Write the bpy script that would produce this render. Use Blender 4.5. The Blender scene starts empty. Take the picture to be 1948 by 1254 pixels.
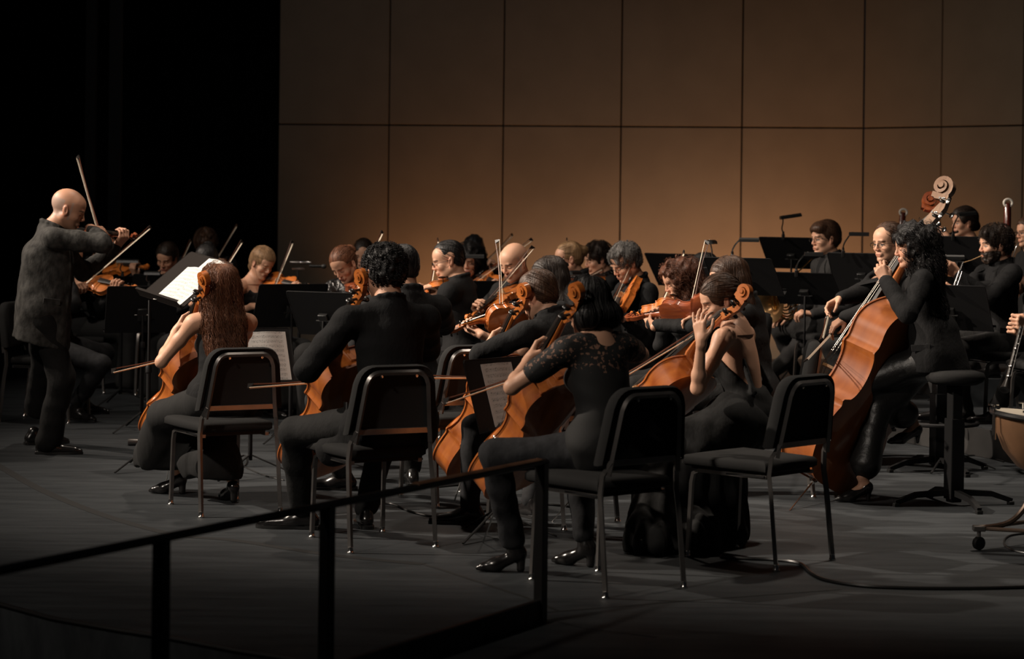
import bpy, math, random
import numpy as np
from mathutils import Vector, Matrix

C = bpy.context.scene
COL = C.collection
R = math.radians

# ------------------------------------------------------------------ camera
F_PX, CAM_H, HORIZON, ROLL = 4200.0, 1.62, 389.0, 0.0118
cam_data = bpy.data.cameras.new('camera')
cam = bpy.data.objects.new('camera', cam_data)
COL.objects.link(cam)
cam_data.sensor_fit = 'HORIZONTAL'
cam_data.sensor_width = 36.0
cam_data.lens = F_PX / 1948.0 * 36.0
cam_data.clip_start = 0.1
cam_data.clip_end = 200
cam.location = (0, 0, CAM_H)
cam.rotation_euler = (Matrix.Rotation(R(90), 3, 'X') @ Matrix.Rotation(ROLL, 3, 'Z')).to_euler()
cam_data.shift_y = -(627.0 - HORIZON) / 1948.0
cam_data.dof.use_dof = True
cam_data.dof.focus_distance = 12.0
cam_data.dof.aperture_fstop = 3.2
C.camera = cam

# ------------------------------------------------------------------ world, lights, exposure
world = bpy.data.worlds.new('dark_hall')
C.world = world
world.use_nodes = True
world.node_tree.nodes['Background'].inputs['Color'].default_value = (0.8, 0.86, 1.0, 1)
world.node_tree.nodes['Background'].inputs['Strength'].default_value = 0.0035
C.view_settings.view_transform = 'Standard'
C.view_settings.look = 'None'
C.view_settings.gamma = 1.0
C.view_settings.use_curve_mapping = False
C.view_settings.exposure = 0.2
C.cycles.use_denoising = True
C.cycles.max_bounces = 5
C.cycles.diffuse_bounces = 3
C.cycles.glossy_bounces = 3
C.cycles.sample_clamp_indirect = 3.0

def spot(name, loc, target, energy, angle, blend, color, radius=0.15):
    l = bpy.data.lights.new(name, 'SPOT')
    l.energy = energy; l.spot_size = R(angle); l.spot_blend = blend
    l.color = color; l.shadow_soft_size = radius
    o = bpy.data.objects.new(name, l); COL.objects.link(o)
    o.location = loc
    o.rotation_euler = (Vector(target) - Vector(loc)).to_track_quat('-Z', 'Y').to_euler()
    return o

# theatre lanterns: side key from the house, front of house, overhead specials, wall uplights; plus one added spot for the far-left back row
spot('key_spot', (-9.5, 11.2, 7.5), (1.2, 12.5, 0.9), 7200, 40, 0.95, (1.0, 0.86, 0.72), 0.12)
spot('key_spot', (-10.5, 15.5, 7.5), (1.9, 14.4, 0.5), 5600, 39, 0.9, (1.0, 0.84, 0.70), 0.12)
spot('key_spot', (-8.0, 10.0, 8.0), (-2.3, 18.2, 1.1), 1300, 26, 0.8, (1.0, 0.88, 0.76), 0.12)  # extra spot added to brighten the dim far-left back row
spot('top_lantern', (-0.5, 14.6, 9.0), (-0.3, 14.0, 0.0), 900, 58, 0.7, (1.0, 0.86, 0.72), 0.2)
spot('top_lantern', (3.4, 13.5, 9.0), (2.6, 12.2, 0.0), 1250, 46, 0.7, (1.0, 0.86, 0.72), 0.2)
spot('house_lantern', (-7.0, 2.0, 8.0), (0.9, 13.6, 1.0), 1900, 45, 0.9, (1.0, 0.88, 0.76), 0.3)
for wx, wy, en in ((-0.95, 22.3, 19), (0.35, 22.0, 20), (1.6, 21.7, 24), (2.75, 21.5, 30), (4.0, 20.9, 26)):
    spot('wall_uplight', (wx, wy, 0.35), (wx + 0.05, wy + 1.3, 1.5), en, 110, 1.0, (1.0, 0.46, 0.18), 0.1)
spot('wall_wash', (1.6, 15.8, 4.2), (2.0, 22.7, -0.9), 440, 44, 1.0, (1.0, 0.74, 0.55), 0.3)
spot('wall_wash', (-1.5, 15.5, 7.5), (-1.0, 23.0, 0.9), 105, 62, 1.0, (0.85, 0.88, 0.9), 0.3)

# ------------------------------------------------------------------ pixel helpers (pixel of the 1948x1254 frame -> point at a real distance)
def unroll(px, py):
    dx, dy = px - 974.0, py - HORIZON
    c, s = math.cos(ROLL), math.sin(ROLL)
    # roll acts about the optical axis, which meets the picture at (974, HORIZON)
    return dx * c + dy * s, -dx * s + dy * c
def P(px, py, Y):
    u, v = unroll(px, py)
    return Vector((u * Y / F_PX, Y, CAM_H - v * Y / F_PX))
def Fl(px, py, z=0.0):
    u, v = unroll(px, py)
    return P(px, py, F_PX * (CAM_H - z) / v)
def ray_at(A, px, py, L, far=True):
    """point on the sight line of a pixel at distance L from A"""
    d = (P(px, py, 1.0) - Vector((0, 0, CAM_H)))
    o = Vector((0, 0, CAM_H)) - A
    a, b, c = d.dot(d), 2 * o.dot(d), o.dot(o) - L * L
    disc = b * b - 4 * a * c
    if disc < 0:
        t = -b / (2 * a)
        q = Vector((0, 0, CAM_H)) + d * t
        return A + (q - A).normalized() * L
    t = (-b + (1 if far else -1) * math.sqrt(disc)) / (2 * a)
    return Vector((0, 0, CAM_H)) + d * t

# ------------------------------------------------------------------ materials
MATS = {}
def nodes_of(m):
    nt = m.node_tree
    return nt, nt.nodes, nt.links, nt.nodes['Principled BSDF']
def mat(name, color, rough=0.6, metal=0.0, coat=0.0, bump=0.0, bscale=60.0, var=0.0, vscale=8.0, stretch=(1, 1, 1), spec=0.5, sheen=0.0):
    if name in MATS: return MATS[name]
    m = bpy.data.materials.new(name); m.use_nodes = True
    nt, N, L, b = nodes_of(m)
    b.inputs['Base Color'].default_value = (*color, 1)
    b.inputs['Roughness'].default_value = rough
    b.inputs['Metallic'].default_value = metal
    b.inputs['Coat Weight'].default_value = coat
    b.inputs['Coat Roughness'].default_value = 0.12
    b.inputs['Specular IOR Level'].default_value = spec
    if sheen: b.inputs['Sheen Weight'].default_value = sheen; b.inputs['Sheen Roughness'].default_value = 0.4
    tc = N.new('ShaderNodeTexCoord'); mp = N.new('ShaderNodeMapping')
    mp.inputs['Scale'].default_value = stretch
    L.new(tc.outputs['Object'], mp.inputs['Vector'])
    if var:
        n = N.new('ShaderNodeTexNoise'); n.inputs['Scale'].default_value = vscale; n.inputs['Detail'].default_value = 5
        L.new(mp.outputs[0], n.inputs['Vector'])
        r = N.new('ShaderNodeValToRGB')
        r.color_ramp.elements[0].position = 0.3; r.color_ramp.elements[1].position = 0.7
        lo = [max(0, c * (1 - var)) for c in color]; hi = [min(1, c * (1 + var)) for c in color]
        r.color_ramp.elements[0].color = (*lo, 1); r.color_ramp.elements[1].color = (*hi, 1)
        L.new(n.outputs['Fac'], r.inputs['Fac']); L.new(r.outputs['Color'], b.inputs['Base Color'])
    if bump:
        n = N.new('ShaderNodeTexNoise'); n.inputs['Scale'].default_value = bscale; n.inputs['Detail'].default_value = 3
        L.new(mp.outputs[0], n.inputs['Vector'])
        bp = N.new('ShaderNodeBump'); bp.inputs['Strength'].default_value = bump; bp.inputs['Distance'].default_value = 0.004
        L.new(n.outputs['Fac'], bp.inputs['Height']); L.new(bp.outputs['Normal'], b.inputs['Normal'])
    MATS[name] = m
    return m
def attr_mat(name, rough=0.5, sss=0.0, bump=0.15, bscale=180):
    if name in MATS: return MATS[name]
    m = bpy.data.materials.new(name); m.use_nodes = True
    nt, N, L, b = nodes_of(m)
    a = N.new('ShaderNodeAttribute'); a.attribute_name = 'tone'
    L.new(a.outputs['Color'], b.inputs['Base Color'])
    b.inputs['Roughness'].default_value = rough
    b.inputs['Specular IOR Level'].default_value = 0.4
    n = N.new('ShaderNodeTexNoise'); n.inputs['Scale'].default_value = bscale
    tc = N.new('ShaderNodeTexCoord'); L.new(tc.outputs['Object'], n.inputs['Vector'])
    bp = N.new('ShaderNodeBump'); bp.inputs['Strength'].default_value = bump; bp.inputs['Distance'].default_value = 0.002
    L.new(n.outputs['Fac'], bp.inputs['Height']); L.new(bp.outputs['Normal'], b.inputs['Normal'])
    MATS[name] = m
    return m

M_FLOOR = bpy.data.materials.new('stage_floor'); M_FLOOR.use_nodes = True
nt, N, L, b = nodes_of(M_FLOOR)
tc = N.new('ShaderNodeTexCoord')
mp = N.new('ShaderNodeMapping'); mp.inputs['Scale'].default_value = (0.55, 3.0, 1)
L.new(tc.outputs['Object'], mp.inputs['Vector'])
n1 = N.new('ShaderNodeTexNoise'); n1.inputs['Scale'].default_value = 3.2; n1.inputs['Detail'].default_value = 9; n1.inputs['Roughness'].default_value = 0.65
L.new(mp.outputs[0], n1.inputs['Vector'])
rp = N.new('ShaderNodeValToRGB')
rp.color_ramp.elements[0].position = 0.32; rp.color_ramp.elements[0].color = (0.019, 0.0218, 0.0246, 1)
rp.color_ramp.elements[1].position = 0.70; rp.color_ramp.elements[1].color = (0.045, 0.0500, 0.0540, 1)
L.new(n1.outputs['Fac'], rp.inputs['Fac'])
mp2 = N.new('ShaderNodeMapping'); mp2.inputs['Scale'].default_value = (1.2, 5.0, 1); mp2.inputs['Rotation'].default_value = (0, 0, 0.5)
L.new(tc.outputs['Object'], mp2.inputs['Vector'])
n2 = N.new('ShaderNodeTexNoise'); n2.inputs['Scale'].default_value = 9; n2.inputs['Detail'].default_value = 10; n2.inputs['Roughness'].default_value = 0.75
L.new(mp2.outputs[0], n2.inputs['Vector'])
rp2 = N.new('ShaderNodeValToRGB')
rp2.color_ramp.elements[0].position = 0.60; rp2.color_ramp.elements[0].color = (0, 0, 0, 1)
rp2.color_ramp.elements[1].position = 0.80; rp2.color_ramp.elements[1].color = (0.075, 0.070, 0.062, 1)
L.new(n2.outputs['Fac'], rp2.inputs['Fac'])
ad = N.new('ShaderNodeMix'); ad.data_type = 'RGBA'; ad.blend_type = 'ADD'; ad.inputs['Factor'].default_value = 0.6
L.new(rp.outputs['Color'], ad.inputs['A']); L.new(rp2.outputs['Color'], ad.inputs['B'])
L.new(ad.outputs['Result'], b.inputs['Base Color'])
b.inputs['Roughness'].default_value = 0.62
b.inputs['Specular IOR Level'].default_value = 0.25
bp = N.new('ShaderNodeBump'); bp.inputs['Strength'].default_value = 0.25; bp.inputs['Distance'].default_value = 0.004
L.new(n2.outputs['Fac'], bp.inputs['Height']); L.new(bp.outputs['Normal'], b.inputs['Normal'])

M_WALL = mat('shell_panel', (0.31, 0.235, 0.165), rough=0.62, bump=0.08, bscale=120, var=0.06, vscale=3.0, spec=0.25)
M_GROOVE = mat('dark_groove', (0.045, 0.028, 0.018), rough=0.8)
M_LINE = mat('floor_groove', (0.008, 0.008, 0.008), rough=0.8)
M_CURTAIN = mat('black_velour', (0.006, 0.006, 0.006), rough=0.95, spec=0.1)
M_FLAT = mat('masking_flat', (0.035, 0.034, 0.032), rough=0.9, spec=0.1)
M_RISER = mat('riser_face', (0.022, 0.021, 0.020), rough=0.55, bump=0.1, bscale=14, var=0.3, vscale=5)
M_RAIL = mat('rail_paint', (0.010, 0.009, 0.009), rough=0.45)
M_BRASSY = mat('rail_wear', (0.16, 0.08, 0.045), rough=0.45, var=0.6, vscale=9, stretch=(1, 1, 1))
M_CHROME = mat('dark_chrome', (0.22, 0.205, 0.195), rough=0.32, metal=0.85, var=0.25, vscale=7)
M_STEEL = mat('bright_steel', (0.72, 0.70, 0.67), rough=0.18, metal=1.0)
M_PAD = mat('charcoal_upholstery', (0.014, 0.014, 0.014), rough=0.9, bump=0.3, bscale=400, spec=0.2)
M_STAND = mat('stand_black', (0.006, 0.006, 0.0065), rough=0.6, spec=0.22)
M_BLACKP = mat('black_plastic', (0.009, 0.009, 0.009), rough=0.35)
M_EBONY = mat('ebony', (0.012, 0.010, 0.009), rough=0.28)
M_BOWWOOD = mat('bow_wood', (0.075, 0.022, 0.010), rough=0.3, coat=0.5)
M_HAIRBOW = mat('bow_horsehair', (0.78, 0.68, 0.54), rough=0.5)
M_STRING = mat('string_wire', (0.22, 0.20, 0.18), rough=0.3, metal=0.8)
M_MAPLE = mat('bridge_maple', (0.50, 0.30, 0.14), rough=0.5)
M_GOLD = mat('horn_brass', (0.62, 0.40, 0.16), rough=0.2, metal=1.0)
M_COPPER = mat('copper_bowl', (0.26, 0.14, 0.075), rough=0.4, metal=0.6, var=0.15)
M_IRON = mat('old_iron', (0.12, 0.085, 0.065), rough=0.4, metal=0.7)
M_IVORY = mat('ivory_ring', (0.75, 0.70, 0.62), rough=0.4)
M_MAROON = mat('bassoon_maple', (0.085, 0.016, 0.010), rough=0.22, coat=0.6)
M_SHOE = mat('polished_leather', (0.010, 0.009, 0.009), rough=0.22, spec=0.6, bump=0.1, bscale=40)
M_LEATHER = mat('crinkled_leather', (0.008, 0.008, 0.008), rough=0.42, bump=0.6, bscale=38, spec=0.4)
M_GLASSES = mat('glasses_frame', (0.015, 0.012, 0.010), rough=0.3)
M_CABLE = mat('black_cable', (0.012, 0.012, 0.012), rough=0.4)
M_ORANGE = mat('bare_copper_rim', (0.75, 0.24, 0.07), rough=0.3, metal=1.0)

def wood(name, c1, c2, rough=0.24, scale=(10, 1.2, 10), wscale=6.0):
    if name in MATS: return MATS[name]
    m = bpy.data.materials.new(name); m.use_nodes = True
    nt, N, L, b = nodes_of(m)
    tc = N.new('ShaderNodeTexCoord'); mp = N.new('ShaderNodeMapping'); mp.inputs['Scale'].default_value = scale
    L.new(tc.outputs['Object'], mp.inputs['Vector'])
    n = N.new('ShaderNodeTexNoise'); n.inputs['Scale'].default_value = wscale; n.inputs['Detail'].default_value = 6
    L.new(mp.outputs[0], n.inputs['Vector'])
    n2 = N.new('ShaderNodeTexNoise'); n2.inputs['Scale'].default_value = 3.0; n2.inputs['Detail'].default_value = 2
    L.new(tc.outputs['Object'], n2.inputs['Vector'])
    mx = N.new('ShaderNodeMath'); mx.operation = 'ADD'
    L.new(n.outputs['Fac'], mx.inputs[0]); L.new(n2.outputs['Fac'], mx.inputs[1])
    mu = N.new('ShaderNodeMath'); mu.operation = 'MULTIPLY'; mu.inputs[1].default_value = 0.5
    L.new(mx.outputs[0], mu.inputs[0])
    r = N.new('ShaderNodeValToRGB')
    r.color_ramp.elements[0].position = 0.36; r.color_ramp.elements[1].position = 0.64
    r.color_ramp.elements[0].color = (*c1, 1); r.color_ramp.elements[1].color = (*c2, 1)
    L.new(mu.outputs[0], r.inputs['Fac']); L.new(r.outputs['Color'], b.inputs['Base Color'])
    b.inputs['Roughness'].default_value = 0.5
    b.inputs['Specular IOR Level'].default_value = 0.3
    b.inputs['Coat Weight'].default_value = 0.9
    b.inputs['Coat Roughness'].default_value = rough * .6
    MATS[name] = m
    return m
W_AMBER = wood('amber_varnish', (0.34, 0.085, 0.014), (0.60, 0.19, 0.035), 0.16)
W_ORANGE = wood('orange_varnish', (0.42, 0.105, 0.016), (0.66, 0.20, 0.03), 0.16)
W_RED = wood('red_brown_varnish', (0.16, 0.030, 0.009), (0.32, 0.075, 0.018), 0.16)
W_CELLO = wood('cello_varnish', (0.30, 0.070, 0.012), (0.54, 0.165, 0.028), 0.14, (5, 0.8, 5), 5)
W_BASS = wood('bass_varnish', (0.21, 0.052, 0.010), (0.38, 0.112, 0.020), 0.13, (3, 0.5, 3), 5)
W_NECK = wood('neck_maple', (0.34, 0.095, 0.025), (0.55, 0.20, 0.06), 0.2, (14, 2, 14), 5)
W_SCROLL = wood('bass_head_maple', (0.17, 0.085, 0.045), (0.32, 0.19, 0.115), 0.2, (14, 2, 14), 5)

def cloth(name, color, rough=0.85, bump=0.35, bscale=26, sheen=0.0, spec=0.2, stretch=(1, 1, 0.6), fine=True, var=0.1):
    if name in MATS: return MATS[name]
    m = mat(name, color, rough=rough, bump=bump, bscale=bscale, spec=spec, sheen=sheen, stretch=stretch, var=var, vscale=30)
    for n in m.node_tree.nodes:
        if n.type == 'BUMP': n.inputs['Distance'].default_value = 0.02
    return m
K_SUIT = cloth('black_suit_wool', (0.0075, 0.0075, 0.008), bump=0.16, bscale=60)
K_SHIRT = cloth('black_shirt_cotton', (0.0095, 0.0095, 0.010), bump=0.25, bscale=40)
K_GREY = cloth('charcoal_suit_wool', (0.026, 0.0255, 0.0255), bump=0.16, bscale=60)
K_CHAR = cloth('charcoal_tweed', (0.033, 0.032, 0.030), var=0.6, bump=0.2, bscale=50)
K_TROUS = cloth('black_trouser', (0.0105, 0.0105, 0.0105), bump=0.2, bscale=40)
K_JEAN = cloth('faded_black_denim', (0.019, 0.0195, 0.0215), bump=0.10, bscale=40, var=0.3)
K_SKIRT = cloth('black_jersey', (0.0145, 0.0145, 0.0145), bump=0.2, bscale=14, stretch=(1.6, 1.6, 0.3))
K_VELVET = cloth('crushed_velvet', (0.012, 0.012, 0.012), bump=1.0, bscale=34, sheen=0.0, rough=0.30, spec=0.45)
M_LACE = mat('black_lace', (0.006, 0.006, 0.006), rough=0.8)
nt, N, L, b = nodes_of(M_LACE)
tc = N.new('ShaderNodeTexCoord')
n = N.new('ShaderNodeTexNoise'); n.inputs['Scale'].default_value = 52; n.inputs['Detail'].default_value = 3; n.inputs['Roughness'].default_value = 0.6
L.new(tc.outputs['Object'], n.inputs['Vector'])
mx = N.new('ShaderNodeMath'); mx.operation = 'SUBTRACT'; mx.inputs[1].default_value = 0.38
L.new(n.outputs['Fac'], mx.inputs[0])
r = N.new('ShaderNodeValToRGB'); r.color_ramp.interpolation = 'CONSTANT'
r.color_ramp.elements[0].position = 0.0; r.color_ramp.elements[0].color = (0.006, 0.006, 0.006, 1)
r.color_ramp.elements[1].position = 0.20; r.color_ramp.elements[1].color = (0.20, 0.105, 0.070, 1)
sz = N.new('ShaderNodeSeparateXYZ'); L.new(tc.outputs['Object'], sz.inputs[0])
yoke = N.new('ShaderNodeMapRange'); yoke.inputs['From Min'].default_value = 0.26; yoke.inputs['From Max'].default_value = 0.36; yoke.inputs['To Min'].default_value = -0.35; yoke.inputs['To Max'].default_value = 0.0
L.new(sz.outputs['Z'], yoke.inputs['Value'])
ay = N.new('ShaderNodeMath'); ay.operation = 'ADD'; L.new(mx.outputs[0], ay.inputs[0]); L.new(yoke.outputs[0], ay.inputs[1])
L.new(ay.outputs[0], r.inputs['Fac']); L.new(r.outputs['Color'], b.inputs['Base Color'])

# sheet music: staves and note heads printed on the paper
M_SHEET = bpy.data.materials.new('sheet_paper'); M_SHEET.use_nodes = True
nt, N, L, b = nodes_of(M_SHEET)
tc = N.new('ShaderNodeTexCoord'); sp = N.new('ShaderNodeSeparateXYZ')
L.new(tc.outputs['Object'], sp.inputs[0])
def mth(op, a, bb=None, c=None):
    q = N.new('ShaderNodeMath'); q.operation = op
    for i, v in enumerate((a, bb, c)):
        if v is None: continue
        if isinstance(v, (int, float)): q.inputs[i].default_value = v
        else: L.new(v, q.inputs[i])
    return q.outputs[0]
row = mth('FRACT', mth('MULTIPLY', sp.outputs['Y'], 34.0))        # one stave every 29 mm
instave = mth('LESS_THAN', mth('ABSOLUTE', mth('SUBTRACT', row, 0.5)), 0.24)
line = mth('LESS_THAN', mth('FRACT', mth('MULTIPLY', row, 10.0)), 0.22)
edge = mth('LESS_THAN', mth('ABSOLUTE', sp.outputs['X']), 0.098)
stl = mth('MULTIPLY', mth('MULTIPLY', instave, line), edge)
nn = N.new('ShaderNodeTexNoise'); nn.inputs['Scale'].default_value = 260; nn.inputs['Detail'].default_value = 1
L.new(tc.outputs['Object'], nn.inputs['Vector'])
notes = mth('MULTIPLY', mth('GREATER_THAN', nn.outputs['Fac'], 0.60), mth('MULTIPLY', mth('LESS_THAN', mth('ABSOLUTE', mth('SUBTRACT', row, 0.5)), 0.32), edge))
ink = mth('MAXIMUM', mth('MULTIPLY', stl, 0.45), mth('MULTIPLY', notes, 0.85))
mxr = N.new('ShaderNodeMix'); mxr.data_type = 'RGBA'
mxr.inputs['A'].default_value = (0.48, 0.47, 0.45, 1); mxr.inputs['B'].default_value = (0.06, 0.06, 0.06, 1)
L.new(ink, mxr.inputs['Factor']); L.new(mxr.outputs['Result'], b.inputs['Base Color'])
b.inputs['Roughness'].default_value = 0.7

# ------------------------------------------------------------------ mesh helpers
class MB:
    def __init__(s): s.v = []; s.f = []; s.m = []
    def add(s, vs, fs, mi=0):
        o = len(s.v); s.v += [tuple(v) for v in vs]
        s.f += [tuple(i + o for i in f) for f in fs]; s.m += [mi] * len(fs)
        return s
    def box(s, c, h, rot=None, bev=0.0, mi=0):
        """box with chamfered edges"""
        c = Vector(c); rot = rot or Matrix.Identity(3)
        hx, hy, hz = h
        e = min(bev, hx * .9, hy * .9, hz * .9)
        if e <= 0:
            vs = [c + rot @ Vector((x * hx, y * hy, z * hz)) for x in (-1, 1) for y in (-1, 1) for z in (-1, 1)]
            fs = [(0, 1, 3, 2), (4, 6, 7, 5), (0, 4, 5, 1), (2, 3, 7, 6), (0, 2, 6, 4), (1, 5, 7, 3)]
            return s.add(vs, fs, mi)
        vs = []; idx = {}
        for x in (-1, 1):
            for y in (-1, 1):
                for z in (-1, 1):
                    for a in range(3):
                        p = [x * (hx - (0 if a == 0 else e)), y * (hy - (0 if a == 1 else e)), z * (hz - (0 if a == 2 else e))]
                        idx[(x, y, z, a)] = len(vs); vs.append(c + rot @ Vector(p))
        fs = []
        for a in range(3):
            o = [i for i in range(3) if i != a]
            for sg in (-1, 1):
                q = []
                for (p1, p2) in ((-1, -1), (1, -1), (1, 1), (-1, 1)):
                    k = [0, 0, 0]; k[a] = sg; k[o[0]] = p1; k[o[1]] = p2
                    q.append(idx[(*k, a)])
                fs.append(tuple(q))
        for a in range(3):      # edges along axis a
            o = [i for i in range(3) if i != a]
            for p1 in (-1, 1):
                for p2 in (-1, 1):
                    k1 = [0, 0, 0]; k2 = [0, 0, 0]
                    k1[a] = -1; k2[a] = 1
                    for k in (k1, k2): k[o[0]] = p1; k[o[1]] = p2
                    fs.append((idx[(*k1, o[0])], idx[(*k2, o[0])], idx[(*k2, o[1])], idx[(*k1, o[1])]))
        for x in (-1, 1):
            for y in (-1, 1):
                for z in (-1, 1):
                    fs.append((idx[(x, y, z, 0)], idx[(x, y, z, 1)], idx[(x, y, z, 2)]))
        return s.add(vs, fs, mi)
    def tube(s, path, r, n=8, caps=True, mi=0, flat=1.0, up=None, closed=False):
        path = [Vector(p) for p in path]
        m = len(path)
        rs = r if isinstance(r, (list, tuple)) else [r] * m
        T = []
        for i in range(m):
            if closed: t = path[(i + 1) % m] - path[i - 1]
            else: t = path[min(i + 1, m - 1)] - path[max(i - 1, 0)]
            T.append(t.normalized() if t.length > 1e-9 else Vector((0, 0, 1)))
        u = Vector(up) if up else (Vector((0, 0, 1)) if abs(T[0].z) < 0.9 else Vector((1, 0, 0)))
        a = (u - T[0] * u.dot(T[0])).normalized()
        vs = []
        for i in range(m):
            a = (a - T[i] * a.dot(T[i]))
            a = a.normalized() if a.length > 1e-6 else T[i].orthogonal().normalized()
            bb = T[i].cross(a)
            for j in range(n):
                th = 2 * math.pi * (j + 0.5) / n
                vs.append(path[i] + a * math.cos(th) * rs[i] * flat + bb * math.sin(th) * rs[i])
        fs = []
        for i in range(m if closed else m - 1):
            i2 = (i + 1) % m
            for j in range(n):
                j2 = (j + 1) % n
                fs.append((i * n + j, i2 * n + j, i2 * n + j2, i * n + j2))
        if caps and not closed:
            fs.append(tuple(range(n))); fs.append(tuple((m - 1) * n + j for j in reversed(range(n))))
        return s.add(vs, fs, mi)
    def lathe(s, prof, n=20, origin=(0, 0, 0), axis=(0, 0, 1), mi=0):
        """prof: list of (radius, height along axis)"""
        ax = Vector(axis).normalized(); a = ax.orthogonal().normalized(); bb = ax.cross(a); o = Vector(origin)
        vs = []
        for (r, h) in prof:
            for j in range(n):
                th = 2 * math.pi * j / n
                vs.append(o + ax * h + (a * math.cos(th) + bb * math.sin(th)) * max(r, 1e-5))
        fs = []
        for i in range(len(prof) - 1):
            for j in range(n):
                j2 = (j + 1) % n
                fs.append((i * n + j, i * n + j2, (i + 1) * n + j2, (i + 1) * n + j))
        fs.append(tuple(reversed(range(n)))); fs.append(tuple((len(prof) - 1) * n + j for j in range(n)))
        return s.add(vs, fs, mi)
    def ball(s, c, r, n=10, mi=0, rot=None):
        r = (r, r, r) if isinstance(r, (int, float)) else r
        rot = rot or Matrix.Identity(3); c = Vector(c)
        vs = [c + rot @ Vector((0, 0, r[2]))]
        k = n // 2 + 1
        for i in range(1, k):
            ph = math.pi * i / k
            for j in range(n):
                th = 2 * math.pi * j / n
                vs.append(c + rot @ Vector((r[0] * math.sin(ph) * math.cos(th), r[1] * math.sin(ph) * math.sin(th), r[2] * math.cos(ph))))
        vs.append(c + rot @ Vector((0, 0, -r[2])))
        fs = [(0, 1 + j, 1 + (j + 1) % n) for j in range(n)]
        for i in range(k - 2):
            for j in range(n):
                a0 = 1 + i * n; fs.append((a0 + j, a0 + n + j, a0 + n + (j + 1) % n, a0 + (j + 1) % n))
        last = len(vs) - 1; a0 = 1 + (k - 2) * n
        fs += [(last, a0 + (j + 1) % n, a0 + j) for j in range(n)]
        return s.add(vs, fs, mi)
    def slab(s, pts, lo, hi, mi=0):
        """prism: 2D polygon pts in xy between z=lo and z=hi"""
        n = len(pts)
        vs = [(p[0], p[1], lo) for p in pts] + [(p[0], p[1], hi) for p in pts]
        fs = [tuple(reversed(range(n))), tuple(range(n, 2 * n))]
        fs += [(i, (i + 1) % n, n + (i + 1) % n, n + i) for i in range(n)]
        return s.add(vs, fs, mi)
    def build(s, name, mats, parent=None, smooth=True, angle=40):
        me = bpy.data.meshes.new(name)
        me.from_pydata(s.v, [], s.f)
        mats = mats if isinstance(mats, (list, tuple)) else [mats]
        for m in mats: me.materials.append(m)
        if len(mats) > 1: me.polygons.foreach_set('material_index', s.m)
        if smooth:
            me.polygons.foreach_set('use_smooth', [True] * len(me.polygons))
            try: me.set_sharp_from_angle(angle=R(angle))
            except Exception: pass
        me.update()
        o = bpy.data.objects.new(name, me); COL.objects.link(o)
        if parent: o.parent = parent
        return o
def tag(o, label=None, cat=None, group=None, kind=None):
    if label: o['label'] = label
    if cat: o['category'] = cat
    if group: o['group'] = group
    if kind: o['kind'] = kind
    return o
def empty(name, label=None, cat=None, group=None, mtx=None, loc=None, rz=0.0):
    o = bpy.data.objects.new(name, None); COL.objects.link(o)
    o.empty_display_size = 0.1
    if mtx is not None: o.matrix_world = mtx
    elif loc is not None: o.location = loc; o.rotation_euler = (0, 0, rz)
    return tag(o, label, cat, group)
def copy_tree(o, parent=None):
    c = o.copy(); COL.objects.link(c)
    if parent: c.parent = parent
    for ch in o.children: copy_tree(ch, c)
    return c
def structure(o): o['kind'] = 'structure'; return o
def axes(x, y, z, o=(0, 0, 0)):
    m = Matrix.Identity(4)
    for i, a in enumerate((x, y, z)):
        for j in range(3): m[j][i] = a[j]
    for j in range(3): m[j][3] = o[j]
    return m
def catmull(pts, per=6, closed=False):
    pts = [Vector(p) for p in pts]; n = len(pts); out = []
    rng = n if closed else n - 1
    for i in range(rng):
        p0 = pts[(i - 1) % n] if closed or i > 0 else pts[0]
        p1 = pts[i]; p2 = pts[(i + 1) % n]
        p3 = pts[(i + 2) % n] if closed or i + 2 < n else pts[-1]
        for k in range(per):
            t = k / per
            out.append(0.5 * ((2 * p1) + (p2 - p0) * t + (2 * p0 - 5 * p1 + 4 * p2 - p3) * t * t + (3 * p1 - p0 - 3 * p2 + p3) * t ** 3))
    if not closed: out.append(pts[-1])
    return out

# ------------------------------------------------------------------ the stage
# floor with the stairwell opening in front of the apron lip
lip = [Fl(-60, 1138), Fl(0, 1147), Fl(100, 1174), Fl(230, 1197), Fl(330, 1212), Fl(450, 1235), Fl(560, 1252)]
lip_end = Vector((-0.426, 7.587, 0))
floor_poly = [(-14, 27), (-14, 9.4)] + [(p.x, p.y) for p in lip] + [(lip_end.x, lip_end.y), (-1.60, 5.50), (-1.60, -2.0), (12, -2.0), (12, 27)]
mb = MB()
mb.slab(floor_poly, -0.25, 0.0)
structure(mb.build('floor', M_FLOOR, smooth=False))
mb = MB(); mb.box((-8, 3, -1.3), (10, 8, 0.05)); structure(mb.build('floor_pit', M_CURTAIN, smooth=False))

def floor_strip(name, pts, w, z=0.0012, m=M_LINE):
    pts = [Vector((p.x, p.y, 0)) for p in pts]
    vs = []; fs = []
    for i, p in enumerate(pts):
        t = (pts[min(i + 1, len(pts) - 1)] - pts[max(i - 1, 0)]).normalized(); nn_ = Vector((-t.y, t.x, 0)) * w / 2
        vs += [p + nn_ + Vector((0, 0, z)), p - nn_ + Vector((0, 0, z))]
        if i: fs.append((2 * i - 2, 2 * i - 1, 2 * i + 1, 2 * i))
    q = MB(); q.add(vs, fs); return structure(q.build(name, m, smooth=False))
arc = catmull([Fl(-80, 842), Fl(0, 888), Fl(70, 928), Fl(135, 957), Fl(205, 983), Fl(290, 1008), Fl(355, 1021), Fl(450, 1029), Fl(620, 1055), Fl(805, 1074)], 6)
floor_strip('trim_1', arc, 0.06)
floor_strip('trim_2', [Fl(805, 1074), Fl(830, 1081), Fl(1000, 1137), Fl(1062, 1163)], 0.02)
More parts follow.
